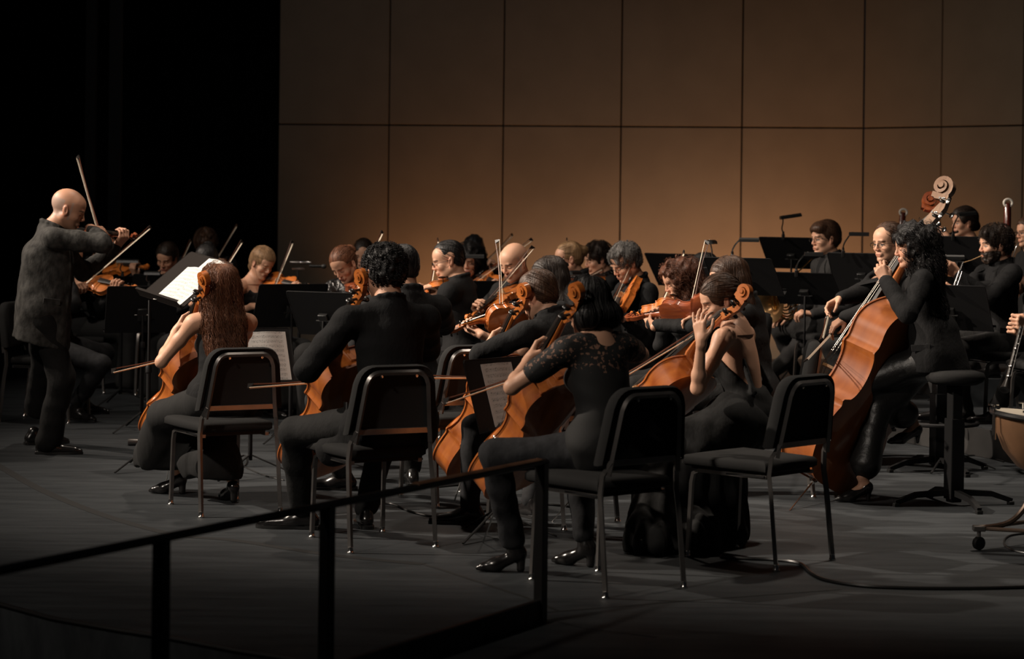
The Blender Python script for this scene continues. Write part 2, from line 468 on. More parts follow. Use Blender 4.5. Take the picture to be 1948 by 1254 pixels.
floor_strip('trim_3', [Fl(1035, 1166), Fl(1300, 1144), Fl(1600, 1122)], 0.016)
floor_strip('trim_4', [Fl(1060, 1183), Fl(1110, 1196), Fl(1250, 1213)], 0.012)
lipm = MB(); lipm.tube([p + Vector((0, 0, -0.006)) for p in lip] + [lip_end + Vector((0, 0, -0.006))], 0.010, n=6)
structure(lipm.build('trim_5', M_RAIL))

# shell wall: flat panels with dark joints, far wall slightly angled, then a splay on the right
WL = Vector((-2.49, 23.4, 0)); WC = Vector((3.573, 22.5, 0)); WR = Vector((8.78, 17.81, 0))
def wallpt(px, a, b_):
    """ground point where the sight line through column px (at horizon) meets the wall line a-b"""
    k = (px - 974.0) / F_PX
    d = b_ - a
    t = (k * a.y - a.x) / (d.x - k * d.y)
    return a + d * t
Z_SEAM = CAM_H + 150.5 / F_PX * 22.9
def panel_row(name, bounds, a, b_, z0, z1, n_out):
    mb = MB()
    for i in range(len(bounds) - 1):
        p = wallpt(bounds[i], a, b_); q = wallpt(bounds[i + 1], a, b_)
        t = (q - p).normalized(); g = 0.0075
        c = (p + q) / 2; h = (q - p).length / 2 - g
        rot = Matrix((t, n_out * -1, Vector((0, 0, 1)))).transposed()
        for (za, zb) in ((z0, Z_SEAM - g), (Z_SEAM + g, z1)):
            mb.box((c.x - n_out.x * 0.02, c.y - n_out.y * 0.02, (za + zb) / 2), (h, 0.02, (zb - za) / 2), rot, 0.004)
    return structure(mb.build(name, M_WALL, smooth=False))
def backing(name, a, b_, n_out, z1):
    t = (b_ - a).normalized(); c = (a + b_) / 2 - n_out * 0.08
    rot = Matrix((t, n_out * -1, Vector((0, 0, 1)))).transposed()
    mb = MB(); mb.box((c.x, c.y, z1 / 2), ((b_ - a).length / 2, 0.03, z1 / 2), rot)
    return structure(mb.build(name, M_GROOVE, smooth=False))
nb = Vector(((WC - WL).y, -(WC - WL).x, 0)).normalized()
nr = Vector(((WR - WC).y, -(WR - WC).x, 0)).normalized()
panel_row('wall_back', [527.5, 738, 955.5, 1179.5, 1409.5, 1641], WL, WC, 0.0, 6.2, nb)
backing('trim_6', WL, WC, nb, 6.2)
panel_row('wall_right', [1641, 1788.5, 1944, 2110, 2290, 2480], WC, WR, 0.0, 6.2, nr)
backing('trim_7', WC, WR, nr, 6.2)

# black masking on the left: a pleated drape and two narrow flats
mb = MB(); pts = []
x = -12.0; i = 0
while x < -2.2:
    pts.append((x, 25.6 + 0.09 * math.sin(i * 1.7) + 0.05 * math.sin(i * 0.61)))
    x += 0.09; i += 1
vs = []; fs = []
for (xx, yy) in pts: vs += [(xx, yy, 0), (xx, yy, 8)]
for i in range(len(pts) - 1): fs.append((2 * i, 2 * i + 2, 2 * i + 3, 2 * i + 1))
mb.add(vs, fs); dr = mb.build('wall_left', M_CURTAIN); structure(dr)
tag(dr, 'black pleated drape hanging left of the wood shell')
for pxa, pxb in ((160, 180), (205, 229)):
    a = P(pxa, 400, 21.0); b_ = P(pxb, 400, 21.0)
    mb = MB(); mb.box(((a.x + b_.x) / 2, 21.0, 3.0), ((b_.x - a.x) / 2, 0.05, 3.0), bev=0.01)
    structure(mb.build('trim_%d' % (8 if pxa == 160 else 9), M_FLAT))

# risers on the right (woodwind) : two steps
e1 = Fl(1930, 822, 0.20); e0 = Fl(1740, 790, 0.20)
d = (e0 - e1).normalized()
n_ = Vector((-d.y, d.x, 0))
A0 = e1 - d * 3.0; 
far = e0 + d * 0.6
poly = [(A0.x, A0.y), (A0.x + 4.5, A0.y + 1.5), (9.5, 22.0), (1.9, 20.6), (1.75, 18.0), (far.x, far.y)]
mb = MB(); mb.slab(list(reversed(poly)), 0.0, 0.19); mb.slab(list(reversed(poly)), 0.191, 0.20, 0)
structure(mb.build('floor_riser', M_FLOOR, smooth=False))
mb = MB()
for a_, b2 in ((0, 5), (5, 4), (4, 3)):
    p = Vector((*poly[a_], 0)); q = Vector((*poly[b2], 0)); t = (q - p).normalized(); nn_ = Vector((-t.y, t.x, 0))
    if nn_.x > 0: nn_ = -nn_
    rot = Matrix((t, t.cross(Vector((0, 0, 1))), Vector((0, 0, 1)))).transposed()
    c = (p + q) / 2 + nn_ * 0.008
    mb.box((c.x, c.y, 0.095), ((q - p).length / 2, 0.008, 0.092), rot)
structure(mb.build('trim_10', M_RISER, smooth=False))
mb = MB(); mb.slab([(3.3, 15.9), (9.5, 17.2), (9.5, 21.9), (3.6, 20.6), (2.9, 18.9)], 0.20, 0.40)
structure(mb.build('floor_riser_upper', M_FLOOR, smooth=False))

# stair railing in front of the stage, out of focus
RA = Vector((0.12, 8.55, 0)); RD = Vector((-1.48, -2.61, 0)).normalized()
rail = empty('stair_railing', 'low black metal stair railing sloping across the bottom left foreground', 'railing', loc=(RA.x, RA.y, 0))
def rl(p): return Vector(p) - RA
RB = RA + RD * 3.4
mb = MB(); mb.tube([rl(RA + Vector((0.02, 0.04, 0.62))), rl(RB + Vector((0, 0, 0.62)))], 0.022, n=8, flat=0.6)
mb.build('handrail', M_RAIL, rail)
mb = MB(); mb.tube([rl(RA + RD * k + Vector((-0.004, 0, 0.628))) for k in (0.0, 0.2, 0.5, 0.9)], 0.0185, n=8, flat=0.6)
tag(mb.build('worn_strip', M_BRASSY, rail), 'worn copper coloured stretch of the handrail')
for px in (1033, 630, 315):
    k = (px + (4 if px > 1000 else 0) - 974.0) / F_PX
    t = (k * RA.y - RA.x) / (RD.x - k * RD.y)
    p = RA + RD * t
    rot = Matrix((RD, Vector((-RD.y, RD.x, 0)), Vector((0, 0, 1)))).transposed()
    mb = MB(); mb.box(rl((p.x, p.y, 0.31)), (0.021, 0.021, 0.31), rot, 0.004); mb.build('post', M_RAIL, rail)
rot = Matrix((RD, Vector((-RD.y, RD.x, 0)), Vector((0, 0, 1)))).transposed()
c = (RA + RB) / 2
mb = MB(); mb.box(rl((c.x, c.y, 0.045)), (1.7, 0.012, 0.045), rot, 0.003); mb.build('kick_board', M_RAIL, rail)

# ------------------------------------------------------------------ smooth solids: blended volumes polygonised into one surface
V3 = lambda a: np.array((a[0], a[1], a[2]), dtype=np.float64)
def rc(a, b, ra, rb=None, k=0.02): return ('u', 'rc', V3(a), V3(b), float(ra), float(ra if rb is None else rb), k)
def el(c, r, rot=None, k=0.02, op='u'):
    m = np.eye(3) if rot is None else np.array([[rot[i][j] for j in range(3)] for i in range(3)]).T
    return (op, 'el', V3(c), np.array(r, dtype=np.float64), m, None, k)
def hs(p, n, k=0.01, op='s'): return (op, 'hs', V3(p), V3(Vector(n).normalized()), None, None, k)   # solid on the side the normal points to
def pev(p, X):
    t = p[1]
    if t == 'rc':
        ba = p[3] - p[2]; L2 = float(ba @ ba) + 1e-12
        q = X - p[2]
        h = np.clip((q @ ba) / L2, 0, 1)
        return np.sqrt(((q - h[..., None] * ba) ** 2).sum(-1)) - (p[4] + h * (p[5] - p[4]))
    if t == 'el':
        q = (X - p[2]) @ p[4].T
        r = p[3]
        k0 = np.sqrt(((q / r) ** 2).sum(-1)); k1 = np.sqrt(((q / (r * r)) ** 2).sum(-1)) + 1e-9
        return k0 * (k0 - 1) / k1
    return -((X - p[2]) @ p[3])
def pbb(p):
    if p[1] == 'rc':
        r = max(p[4], p[5]); return np.minimum(p[2], p[3]) - r, np.maximum(p[2], p[3]) + r
    if p[1] == 'el':
        e = np.sqrt(((p[4].T * p[3]) ** 2).sum(1)); return p[2] - e, p[2] + e
    return None
def comb(D, d, p):
    k = p[6]
    if p[0] == 'u':
        h = np.clip(0.5 + 0.5 * (D - d) / k, 0, 1); return D + (d - D) * h - k * h * (1 - h)
    if p[0] == 's':
        d = -d
    h = np.clip(0.5 - 0.5 * (D - d) / k, 0, 1); return D + (d - D) * h + k * h * (1 - h)
def feval(prims, X):
    D = np.full(X.shape[:-1], 1.0)
    for p in prims: D = comb(D, pev(p, X), p)
    return D
def waves(X, freq, seed, n=7):
    rng = np.random.RandomState(seed); fr = np.array(freq if hasattr(freq, '__len__') else (freq,) * 3, dtype=float)
    W = np.zeros(X.shape[:-1]); Xs = X * fr
    w = np.sin(Xs @ rng.normal(size=3) * 3.1 + rng.rand() * 6) * 0.8
    for i in range(n):
        kx = rng.normal(size=3); kx /= np.linalg.norm(kx); kx *= rng.uniform(3.5, 9)
        W += np.sin(Xs @ kx + rng.rand() * 6.28 + w * rng.uniform(0.5, 1.6))
    return W / math.sqrt(n)
CORN = np.array([(i, j, k) for i in (0, 1) for j in (0, 1) for k in (0, 1)])
EDG = [(a, b) for a in range(8) for b in range(a + 1, 8) if np.abs(CORN[a] - CORN[b]).sum() == 1]
def polygonise(prims, h, lo=None, hi=None, disp=None):
    """blend the volumes on a grid of spacing h and pull one smooth quad surface out of it"""
    bbs = [pbb(p) for p in prims if p[0] == 'u']
    if lo is None:
        lo = np.min([b[0] for b in bbs], 0) - 3 * h - 0.012; hi = np.max([b[1] for b in bbs], 0) + 3 * h + 0.012
    else: lo = np.array(lo, float); hi = np.array(hi, float)
    n = np.maximum(np.ceil((hi - lo) / h).astype(int) + 1, 4)
    ax = [lo[i] + h * np.arange(n[i]) for i in range(3)]
    D = np.full(tuple(n), 1.0)
    X = np.stack(np.meshgrid(*ax, indexing='ij'), -1)
    for p in prims:
        bb = pbb(p)
        if bb is None: D = comb(D, pev(p, X), p); continue
        m = p[6] + 3 * h
        a = np.clip(np.floor((bb[0] - m - lo) / h).astype(int), 0, n); b = np.clip(np.ceil((bb[1] + m - lo) / h).astype(int) + 1, 0, n)
        if (b - a).min() <= 0: continue
        s = tuple(slice(a[i], b[i]) for i in range(3))
        D[s] = comb(D[s], pev(p, X[s]), p)
    if disp is not None:
        msk = np.abs(D) < 0.06
        D[msk] += disp(X[msk])
    S = D < 0
    cells = np.zeros(tuple(n - 1), int)
    for c in CORN: cells += S[c[0]:n[0] - 1 + c[0], c[1]:n[1] - 1 + c[1], c[2]:n[2] - 1 + c[2]]
    act = (cells > 0) & (cells < 8)
    idx = np.argwhere(act)
    if len(idx) == 0: return np.zeros((0, 3)), np.zeros((0, 4), int)
    vid = -np.ones(act.shape, int); vid[act] = np.arange(len(idx))
    acc = np.zeros((len(idx), 3)); cnt = np.zeros(len(idx))
    for a, b in EDG:
        ia = idx + CORN[a]; ib = idx + CORN[b]
        da = D[ia[:, 0], ia[:, 1], ia[:, 2]]; db = D[ib[:, 0], ib[:, 1], ib[:, 2]]
        m = (da < 0) != (db < 0)
        t = np.where(m, da / np.where(np.abs(da - db) < 1e-12, 1, da - db), 0)
        acc += np.where(m[:, None], CORN[a] + t[:, None] * (CORN[b] - CORN[a]), 0); cnt += m
    V = lo + h * (idx + acc / cnt[:, None])
    F = []
    for d in range(3):
        u, v = (d + 1) % 3, (d + 2) % 3
        sl0 = [slice(None)] * 3; sl1 = [slice(None)] * 3
        sl0[d] = slice(0, -1); sl1[d] = slice(1, None)
        e = S[tuple(sl0)] != S[tuple(sl1)]
        E = np.argwhere(e)
        E = E[(E[:, u] > 0) & (E[:, v] > 0) & (E[:, u] < n[u] - 1) & (E[:, v] < n[v] - 1)]
        if len(E) == 0: continue
        sgn = S[E[:, 0], E[:, 1], E[:, 2]]
        q = []
        for (ou, ov) in ((-1, -1), (0, -1), (0, 0), (-1, 0)):
            c = E.copy(); c[:, u] += ou; c[:, v] += ov
            q.append(vid[c[:, 0], c[:, 1], c[:, 2]])
        q = np.stack(q, 1)
        q[~sgn] = q[~sgn][:, ::-1]
        F.append(q)
    return V, np.concatenate(F) if F else np.zeros((0, 4), int)
def np_mesh(name, pieces, mats, parent=None, tone=None):
    """pieces: list of (V, F) joined into one mesh object; tone: function V -> rgb for the 'tone' colour attribute"""
    Vs = []; Fs = []; o = 0
    for V, F in pieces:
        Vs.append(V); Fs.append(F + o); o += len(V)
    V = np.concatenate(Vs); F = np.concatenate(Fs)
    F = F[(F >= 0).all(1)]
    me = bpy.data.meshes.new(name)
    k = F.shape[1]
    me.vertices.add(len(V)); me.vertices.foreach_set('co', V.astype(np.float32).ravel())
    me.loops.add(len(F) * k); me.loops.foreach_set('vertex_index', F.astype(np.int32).ravel())
    me.polygons.add(len(F)); me.polygons.foreach_set('loop_start', np.arange(0, len(F) * k, k, dtype=np.int32))
    me.polygons.foreach_set('use_smooth', np.ones(len(F), bool))
    me.update(calc_edges=True); me.validate()
    me.materials.append(mats)
    if tone is not None:
        a = me.color_attributes.new('tone', 'FLOAT_COLOR', 'POINT')
        c = np.ones((len(V), 4), np.float32); c[:, :3] = tone(V); a.data.foreach_set('color', c.ravel())
    ob = bpy.data.objects.new(name, me); COL.objects.link(ob)
    if parent: ob.parent = parent
    return ob

# ------------------------------------------------------------------ people
def fr(yaw, pitch=0.0, roll=0.0):
    """frame (forward, left, up): yaw about z, pitch down positive, roll to the own left positive"""
    f = Vector((math.cos(R(yaw)), math.sin(R(yaw)), 0)); l = Vector((-f.y, f.x, 0)); u = Vector((0, 0, 1))
    p = R(pitch); f, u = f * math.cos(p) - u * math.sin(p), u * math.cos(p) + f * math.sin(p)
    r = R(roll); l, u = l * math.cos(r) - u * math.sin(r), u * math.cos(r) + l * math.sin(r)
    return f, l, u
def ik(a, b, l1, l2, pole):
    d = b - a; L_ = d.length
    if L_ > (l1 + l2) * 0.995: b = a + d * ((l1 + l2) * 0.995 / L_); d = b - a; L_ = d.length
    if L_ < abs(l1 - l2) * 1.02 + 0.02: L_ = abs(l1 - l2) * 1.02 + 0.02; b = a + d.normalized() * L_; d = b - a
    x = (l1 * l1 - l2 * l2 + L_ * L_) / (2 * L_); h = math.sqrt(max(l1 * l1 - x * x, 0))
    dn = d.normalized(); p = Vector(pole); p = p - dn * p.dot(dn)
    p = p.normalized() if p.length > 1e-5 else dn.orthogonal().normalized()
    return a + dn * x + p * h, b
SKINS = {'fair': (0.60, 0.335, 0.220), 'mid': (0.52, 0.28, 0.18), 'warm': (0.47, 0.245, 0.155), 'tan': (0.38, 0.205, 0.135)}
HAIRC = {'black': (0.010, 0.009, 0.009), 'dark': (0.022, 0.014, 0.010), 'brown': (0.055, 0.027, 0.015), 'auburn': (0.15, 0.060, 0.030),
         'light': (0.24, 0.14, 0.07), 'blond': (0.26, 0.155, 0.075), 'grey': (0.10, 0.095, 0.09), 'red': (0.085, 0.032, 0.017)}
M_SKIN = attr_mat('skin', 0.5)
def hair_mat(c):
    n = 'hair_' + c
    if n in MATS: return MATS[n]
    m = mat(n, HAIRC[c], rough=0.5, bump=0.4, bscale=30, stretch=(3, 3, 0.5), var=0.35, vscale=18, spec=0.3)
    for q in m.node_tree.nodes:
        if q.type == 'BUMP': q.inputs['Distance'].default_value = 0.012
    return m

def head_prims(o, f, l, u, s, female=False, mouth=0.0):
    """skull, face, ears, nose, lips; o = point between the ears"""
    rot = Matrix((f, l, u)).transposed()
    def w(x, y, z): return o + (f * x + l * y + u * z) * s
    j = 0.92 if female else 1.0
    P_ = [el(w(-.012, 0, .036), (.099 * s, .077 * s, .086 * s), rot, .02),
          el(w(.030, 0, -.030), (.060 * s, .060 * j * s, .082 * s), rot, .03),
          el(w(.045, 0, .045), (.045 * s, .060 * s, .045 * s), rot, .03)]
    for y in (-1, 1):
        P_ += [rc(w(-.004, y * .055 * j, -.048), w(.062, y * .018, -.094), .021 * s * j, .014 * s, .028),
               el(w(.057, y * .043, -.026), (.024 * s, .020 * s, .020 * s), rot, .02)]
    P_ += [el(w(.076, 0, -.098), (.016 * s, .020 * s, .015 * s), rot, .018),
           rc(w(.084, -.034, .019), w(.084, .034, .019), .0085 * s, None, .014),
           rc(w(.089, 0, .010), w(.105, 0, -.028), .0065 * s, .0095 * s, .012)]
    for y in (-1, 1): P_.append(el(w(.097, y * .0105, -.034), (.010 * s, .0075 * s, .0075 * s), rot, .007))
    P_ += [rc(w(.084, -.018, -.062), w(.084, .018, -.062), .010 * s, None, .012)]
    for y in (-1, 1): P_.append(el(w(.100, y * .031, -.003), (.020 * s, .017 * s, .012 * s), rot, .012, 's'))
    for y in (-1, 1): P_.append(el(w(.073, y * .031, -.004), (.0145 * s, .0150 * s, .0130 * s), rot, .004))
    P_ += [rc(w(.090, -.016, -.060), w(.090, .016, -.060), .0055 * s, None, .004),
           rc(w(.088, -.014, -.072), w(.088, .014, -.072), .0065 * s, None, .004)]
    for y in (-1, 1):
        er = rot @ Matrix.Rotation(R(-14), 3, 'Y') @ Matrix.Rotation(R(y * 16), 3, 'Z')
        P_ += [el(w(-.006, y * .079, -.008), (.018 * s, .0085 * s, .033 * s), er, .006),
               el(w(.000, y * .088, -.004), (.009 * s, .006 * s, .019 * s), er, .004, 's')]
    return P_
def skin_tone(o, f, l, u, s, base, brow, stubble=0.0, lips=(0.42, 0.13, 0.10), eyes='down', beard=None, baldpate=None):
    A = np.array([f, l, u]); oo = V3(o); base = np.array(base); brow = np.array(brow)
    def fn(V):
        q = (V - oo) @ A.T / s
        x, y, z = q[:, 0], q[:, 1], q[:, 2]; ya = np.abs(y)
        c = np.tile(base, (len(V), 1)) * (1 + 0.05 * waves(V, 4.0, 3)[:, None])
        near = (np.abs(x) < .14) & (ya < .12) & (np.abs(z) < .16)
        def put(m, col, a=1.0):
            m = m & near
            c[m] = c[m] * (1 - a) + np.array(col) * a
        red = base * np.array((1.02, .82, .80))
        put((x > .07) & (z < -.015) & (z > -.045) & (ya < .02), red, .7)
        w = .38 * np.exp(-((ya - .045) / .016) ** 2 - ((z + .03) / .014) ** 2) * (x > .02) * near
        c = c * (1 - w[:, None]) + red * w[:, None]
        put((ya > .07) & (np.abs(z + .008) < .04), red, .6)
        if stubble: put((x > .0) & (z < -.045) & (ya < .07), base * .55, stubble)
        if stubble: put((x > .07) & (z < -.040) & (z > -.058) & (ya < .03), base * .5, stubble)
        if baldpate: put((z < .050) & (x < .03) & (z > -.055) & ~((ya > .070) & (np.abs(x + .004) < .022)), np.array(baldpate), .5)
        if beard is not None:
            m = ((x > -.002) & (z < -.036) & (z > -.15) & (ya < .08)) & ~((x > .05) & (z > -.044) & (ya < .022)) & ~((x > .085) & (ya < .013) & (z > -.074) & (z < -.059))
            put(m, beard, .92)
        lm = (x > .075) & (ya < .021) & (z > -.080) & (z < -.054)
        put(lm, lips, .75)
        put(lm & (np.abs(z + .0665) < .0022), np.array(lips) * .25, .9)
        ex = (ya - .031)
        if eyes == 'open':
            e = (ex / .0145) ** 2 + ((z + .004) / .0058) ** 2 < 1
            put((x > .06) & e, (.42, .38, .35)); put((x > .06) & (ex ** 2 + (z + .004) ** 2 < .0056 ** 2), (.03, .018, .012))
            put((x > .06) & (np.abs(ex) < .0155) & (np.abs(z - .0015 + (ex / .016) ** 2 * .005) < .0022), brow * .4)
        else:
            put((x > .06) & (np.abs(ex) < .0150) & (np.abs(z + .0085 - (ex / .016) ** 2 * .004) < .0026), brow * .5)
            put((x > .06) & (np.abs(ex) < .016) & (np.abs(z + .001) < .005), base * np.array((.80, .72, .70)), .5)
        put((x > .06) & (np.abs(ex + .000) < .021) & (np.abs(z - .020 + (ex / .03) ** 2 * .006) < .0042), brow, .85)
        return c
    return fn

def hand_prims(wr, d, pn, side, curl=(40, 50, 30), s=1.0, spread=4.0, thumb='in', pinch=None):
    """palm, four bent fingers and a thumb; d = wrist to knuckles, pn = where the palm faces, side +1 right / -1 left"""
    d = Vector(d).normalized(); pn = Vector(pn); pn = (pn - d * pn.dot(d)).normalized()
    x = d; z = -pn; y = z.cross(x)
    def w(a, b_, c): return wr + (x * a + y * (b_ * side) + z * c) * s
    P_ = [rc(w(-.02, 0, 0), w(.02, 0, 0), .024 * s, .021 * s, .018)]
    kn = [(.090, .031), (.093, .010), (.088, -.011), (.079, -.030)]
    ln = [(.042, .026, .020), (.046, .029, .021), (.042, .027, .020), (.033, .020, .018)]
    for i, ((kx, ky), seg) in enumerate(zip(kn, ln)):
        P_.append(rc(w(.012, ky * .55, 0), w(kx, ky, .003), .0155 * s, .0112 * s, .013))
        cc = curl[i] if isinstance(curl[0], (tuple, list)) else curl
        p = w(kx, ky, .003); a = 0.0; sp = R(spread) * (1.5 - i) * .8
        rr = (.0098, .0088, .0078, .0068) if i < 3 else (.0086, .0077, .0069, .0062)
        for j in range(3):
            a += R(cc[j])
            dv = x * math.cos(a) * math.cos(sp) + y * (side * math.sin(sp)) - z * math.sin(a)
            q = p + dv.normalized() * seg[j] * s
            P_.append(rc(p, q, rr[j] * s, rr[j + 1] * s, .004))
            p = q
    if thumb == 'in': tp = [(.018, .022, -.008), (.050, .042, -.026), (.080, .036, -.044), (.098, .022, -.050)]
    elif thumb == 'out': tp = [(.018, .024, -.006), (.046, .052, -.016), (.076, .068, -.022), (.102, .074, -.022)]
    else: tp = [(.018, .022, -.010), (.046, .034, -.034), (.074, .022, -.052), (.094, .008, -.056)]
    P_.append(rc(w(*tp[0]), w(*tp[1]), .0165 * s, .0125 * s, .012))
    P_.append(rc(w(*tp[1]), w(*tp[2]), .0115 * s, .0100 * s, .005))
    P_.append(rc(w(*tp[2]), w(*tp[3]), .0098 * s, .0082 * s, .004))
    return P_

def strands(name, prims, parent, m, seeds_fn, n=260, length=0.25, curl=0.0, r=0.0016, seed=1, down=(0, 0, -1), lift=0.004, steps=12, flow=None, waver=0.0):
    """locks that start on the scalp volume and follow its surface downward"""
    rng = np.random.RandomState(seed)
    V, F = polygonise(prims, 0.012)
    V = V[seeds_fn(V)]
    if len(V) == 0: return None
    pts = V[rng.randint(0, len(V), n)] + rng.normal(size=(n, 3)) * .003
    e = 0.003
    def grad(X):
        g = np.stack([feval(prims, X + np.eye(3)[i] * e) - feval(prims, X - np.eye(3)[i] * e) for i in range(3)], -1)
        return g / (np.linalg.norm(g, axis=1, keepdims=True) + 1e-9)
    paths = []; dn = np.tile(V3(down), (n, 1)); st = length / steps
    lens = rng.uniform(.55, 1.0, n)[:, None]
    ph = rng.rand(n) * 6.28; cur = pts
    off = rng.uniform(0.0, lift * 2, n)[:, None]
    prev = None
    for i in range(steps + 1):
        d_ = feval(prims, cur)[:, None]; g = grad(cur)
        cur = cur - g * np.clip(d_ - off, -0.02, 0.03)
        t = dn - g * (dn * g).sum(1, keepdims=True) + rng.normal(size=(n, 3)) * waver
        if flow is not None: 
            fl = flow(cur); t = fl - g * (fl * g).sum(1, keepdims=True)
        if prev is not None: t = t * .6 + prev * .5
        t /= (np.linalg.norm(t, axis=1, keepdims=True) + 1e-9)
        prev = t
        b_ = np.cross(t, g)
        a = ph + i * (1.5 if curl else 0)
        paths.append(cur + (b_ * np.cos(a)[:, None] + g * (np.sin(a)[:, None] * .8 + .6)) * curl)
        cur = cur + t * st * lens
    paths = np.stack(paths, 1)              # n, steps+1, 3
    T = np.gradient(paths, axis=1); T /= (np.linalg.norm(T, axis=2, keepdims=True) + 1e-9)
    A_ = np.cross(T, np.array((.31, .2, .9))); A_ /= (np.linalg.norm(A_, axis=2, keepdims=True) + 1e-9); B_ = np.cross(T, A_)
    prof = np.sin(np.linspace(.5, math.pi * .97, steps + 1))[None, :, None] * r
    ring = [paths + (A_ * math.cos(q) + B_ * math.sin(q)) * prof for q in (0.3, 2.4, 4.5)]
    VV = np.stack(ring, 2).reshape(-1, 3)
    k = steps + 1
    FF = []
    base = (np.arange(n)[:, None] * k + np.arange(steps)[None, :]).ravel() * 3
    for j in range(3):
        j2 = (j + 1) % 3
        FF.append(np.stack([base + j, base + 3 + j, base + 3 + j2, base + j2], 1))
    return (VV, np.concatenate(FF))

def ring_prims(c, f, l, u, rf, rl_, r, n=10, k=.01, a0=0, a1=360, tilt=0.0):
    out = []
    pts = []
    for i in range(n + 1):
        a = R(a0 + (a1 - a0) * i / n)
        pts.append(c + f * (rf * math.cos(a)) + l * (rl_ * math.sin(a)) + u * (tilt * math.cos(a)))
    for p, q in zip(pts, pts[1:]): out.append(rc(p, q, r, None, k))
    return out

PEOPLE = []
UPV = Vector((0, 0, 1))
def person(label, hip, yaw, lean=8, side=0, tyaw=None, head=(0, 15, 0), headpx=None, size=1.0, female=False, skin='mid',
           hair='short', hairc='dark', beard=None, stubble=0.0, eyes='down', glasses=False, lips=None,
           handR=None, handL=None, poleR=None, poleL=None, legs='sit', feet=None, kneepole=None,
           top='jacket', topm=None, bottom='trousers', botm=None, shoes='flat', shoe_m=None, detail=1.0, group=None, neckf=0.035, tail=None, watch=None, extra=None, collar=True, shirt=True, hipscale=1.0, floorz=0.0):
    """handX: dict(t=wrist point, d=direction, pn=palm normal, curl, thumb)"""
    s = size; hip = Vector(hip)
    root = empty('person', label, 'person', group, loc=(hip.x, hip.y, hip.z))
    inv = -hip
    tyaw = yaw if tyaw is None else tyaw
    pf, pl, pu = fr(yaw)
    tf, tl, tu = fr(tyaw, lean, side)
    fem = female
    sw = (.155 if fem else .182) * s
    spine = .455 * s
    neck0 = hip + tu * (.500 * s) + tf * .0
    hf, hl, hu = fr(*head)
    ho = neck0 + tu * .055 * s + hu * .075 * s + tf * neckf * s + hf * .012
    hs_ = .97 * s if fem else 1.02 * s
    hs_ = max(min(hs_, 1.06), .9)
    shR = hip + tu * (.435 * s) - tl * sw; shL = hip + tu * (.435 * s) + tl * sw
    ua, fa = .285 * s, .250 * s
    arms = {}
    for sd, sh, hd, pole in ((1, shR, handR, poleR), (-1, shL, handL, poleL)):
        if hd is None:
            hd = dict(t=hip + pf * .30 * s - pl * sd * .12 + Vector((0, 0, .10)), d=pf, pn=Vector((0, 0, -1)), curl=(25, 30, 20))
        # shoulders ride up and forward a little with the arm
        t = Vector(hd['t']); sh = sh + (t - sh) * .07
        pole = Vector(pole) if pole is not None else (Vector((0, 0, -1)) - tl * sd * .6 - tf * .2)
        eb, wr = ik(sh, t, ua, fa, pole)
        arms[sd] = (sh, eb, wr, hd)
    # ---- legs
    hw = .088 * s * hipscale
    th, shk = .425 * s, .415 * s
    hjR, hjL = hip - pl * hw, hip + pl * hw
    if feet is None:
        feet = tuple(Vector(((hip + pf * .42 + pl * q).x, (hip + pf * .42 + pl * q).y, floorz)) for q in (-.15, .15))
    LG = {}
    for sd, hj, ft in ((1, hjR, feet[0]), (-1, hjL, feet[1])):
        ft = Vector(ft); fy = None
        kp = Vector(kneepole[0 if sd == 1 else 1]) if kneepole else (pf * 1.0 + Vector((0, 0, .9)) - pl * sd * .25)
        ank = Vector((ft.x, ft.y, ft.z + (.085 if shoes == 'flat' else .135) * s))
        kn, an = ik(hj, ank, th, shk, kp)
        LG[sd] = (hj, kn, an, ft)
    g = 1.0 if not fem else .88
    # ---- body volume (skin)
    torso = [rc(hjR, hjL, .098 * s, None, .05), el(hip + tu * .17 * s + tf * .005, (.092 * s * g, .122 * s * g, .16 * s), Matrix((tf, tl, tu)).transposed(), .06),
             el(hip + tu * .335 * s + tf * .01, (.100 * s * g, .142 * s * g, .155 * s), Matrix((tf, tl, tu)).transposed(), .06)]
    if fem:
        for y in (-1, 1): torso.append(el(hip + tu * .315 * s + tf * .085 + tl * y * .062, (.048, .052, .050), Matrix((tf, tl, tu)).transposed(), .035))
    sho = []
    for sd in (1, -1):
        sh, eb, wr, hd = arms[sd]
        sho += [rc(hip + tu * .43 * s - tl * sd * .04, sh, .050 * s * g, .046 * s * g, .05), rc(neck0 + tu * .0, hip + tu * .455 * s - tl * sd * .11 * s, .036 * s, .030 * s, .05)]
    neck = [rc(neck0 - tu * .03, ho - hf * .022 * s - hu * .045 * s, (.050 if fem else .060) * s, (.044 if fem else .054) * s, .022)]
    for sd in (1, -1):
        neck.append(rc(ho - hf * .018 - hl * sd * .048 * s - hu * .04, neck0 - tu * .035 * s + tf * .045, .013 * s, .012, .02))
    armp = {}
    for sd in (1, -1):
        sh, eb, wr, hd = arms[sd]; mid = sh.lerp(eb, .45); m2 = eb.lerp(wr, .28)
        armp[sd] = [rc(sh, mid, .047 * s * g, .044 * s * g, .03), rc(mid, eb, .043 * s * g, .036 * s * g, .02),
                    rc(eb, m2, .037 * s * g, .037 * s * g, .02), rc(m2, wr, .036 * s * g, .024 * s * g, .02)]
    legp = []
    for sd in (1, -1):
        hj, kn, an, ft = LG[sd]; c1 = kn.lerp(an, .3)
        legp += [rc(hj, kn, .078 * s, .052 * s, .04), rc(kn, c1, .050 * s, .050 * s, .03), rc(c1, an, .048 * s, .034 * s, .02)]
    HP = head_prims(ho, hf, hl, hu, hs_, fem)
    dv = .0042 / detail; pieces = []
    bare = top in ('tank', 'halter', 'lace', 'tee')
    allup = torso + sho + neck + HP
    lo = np.array(ho) - .17; hi = np.array(ho) + .17
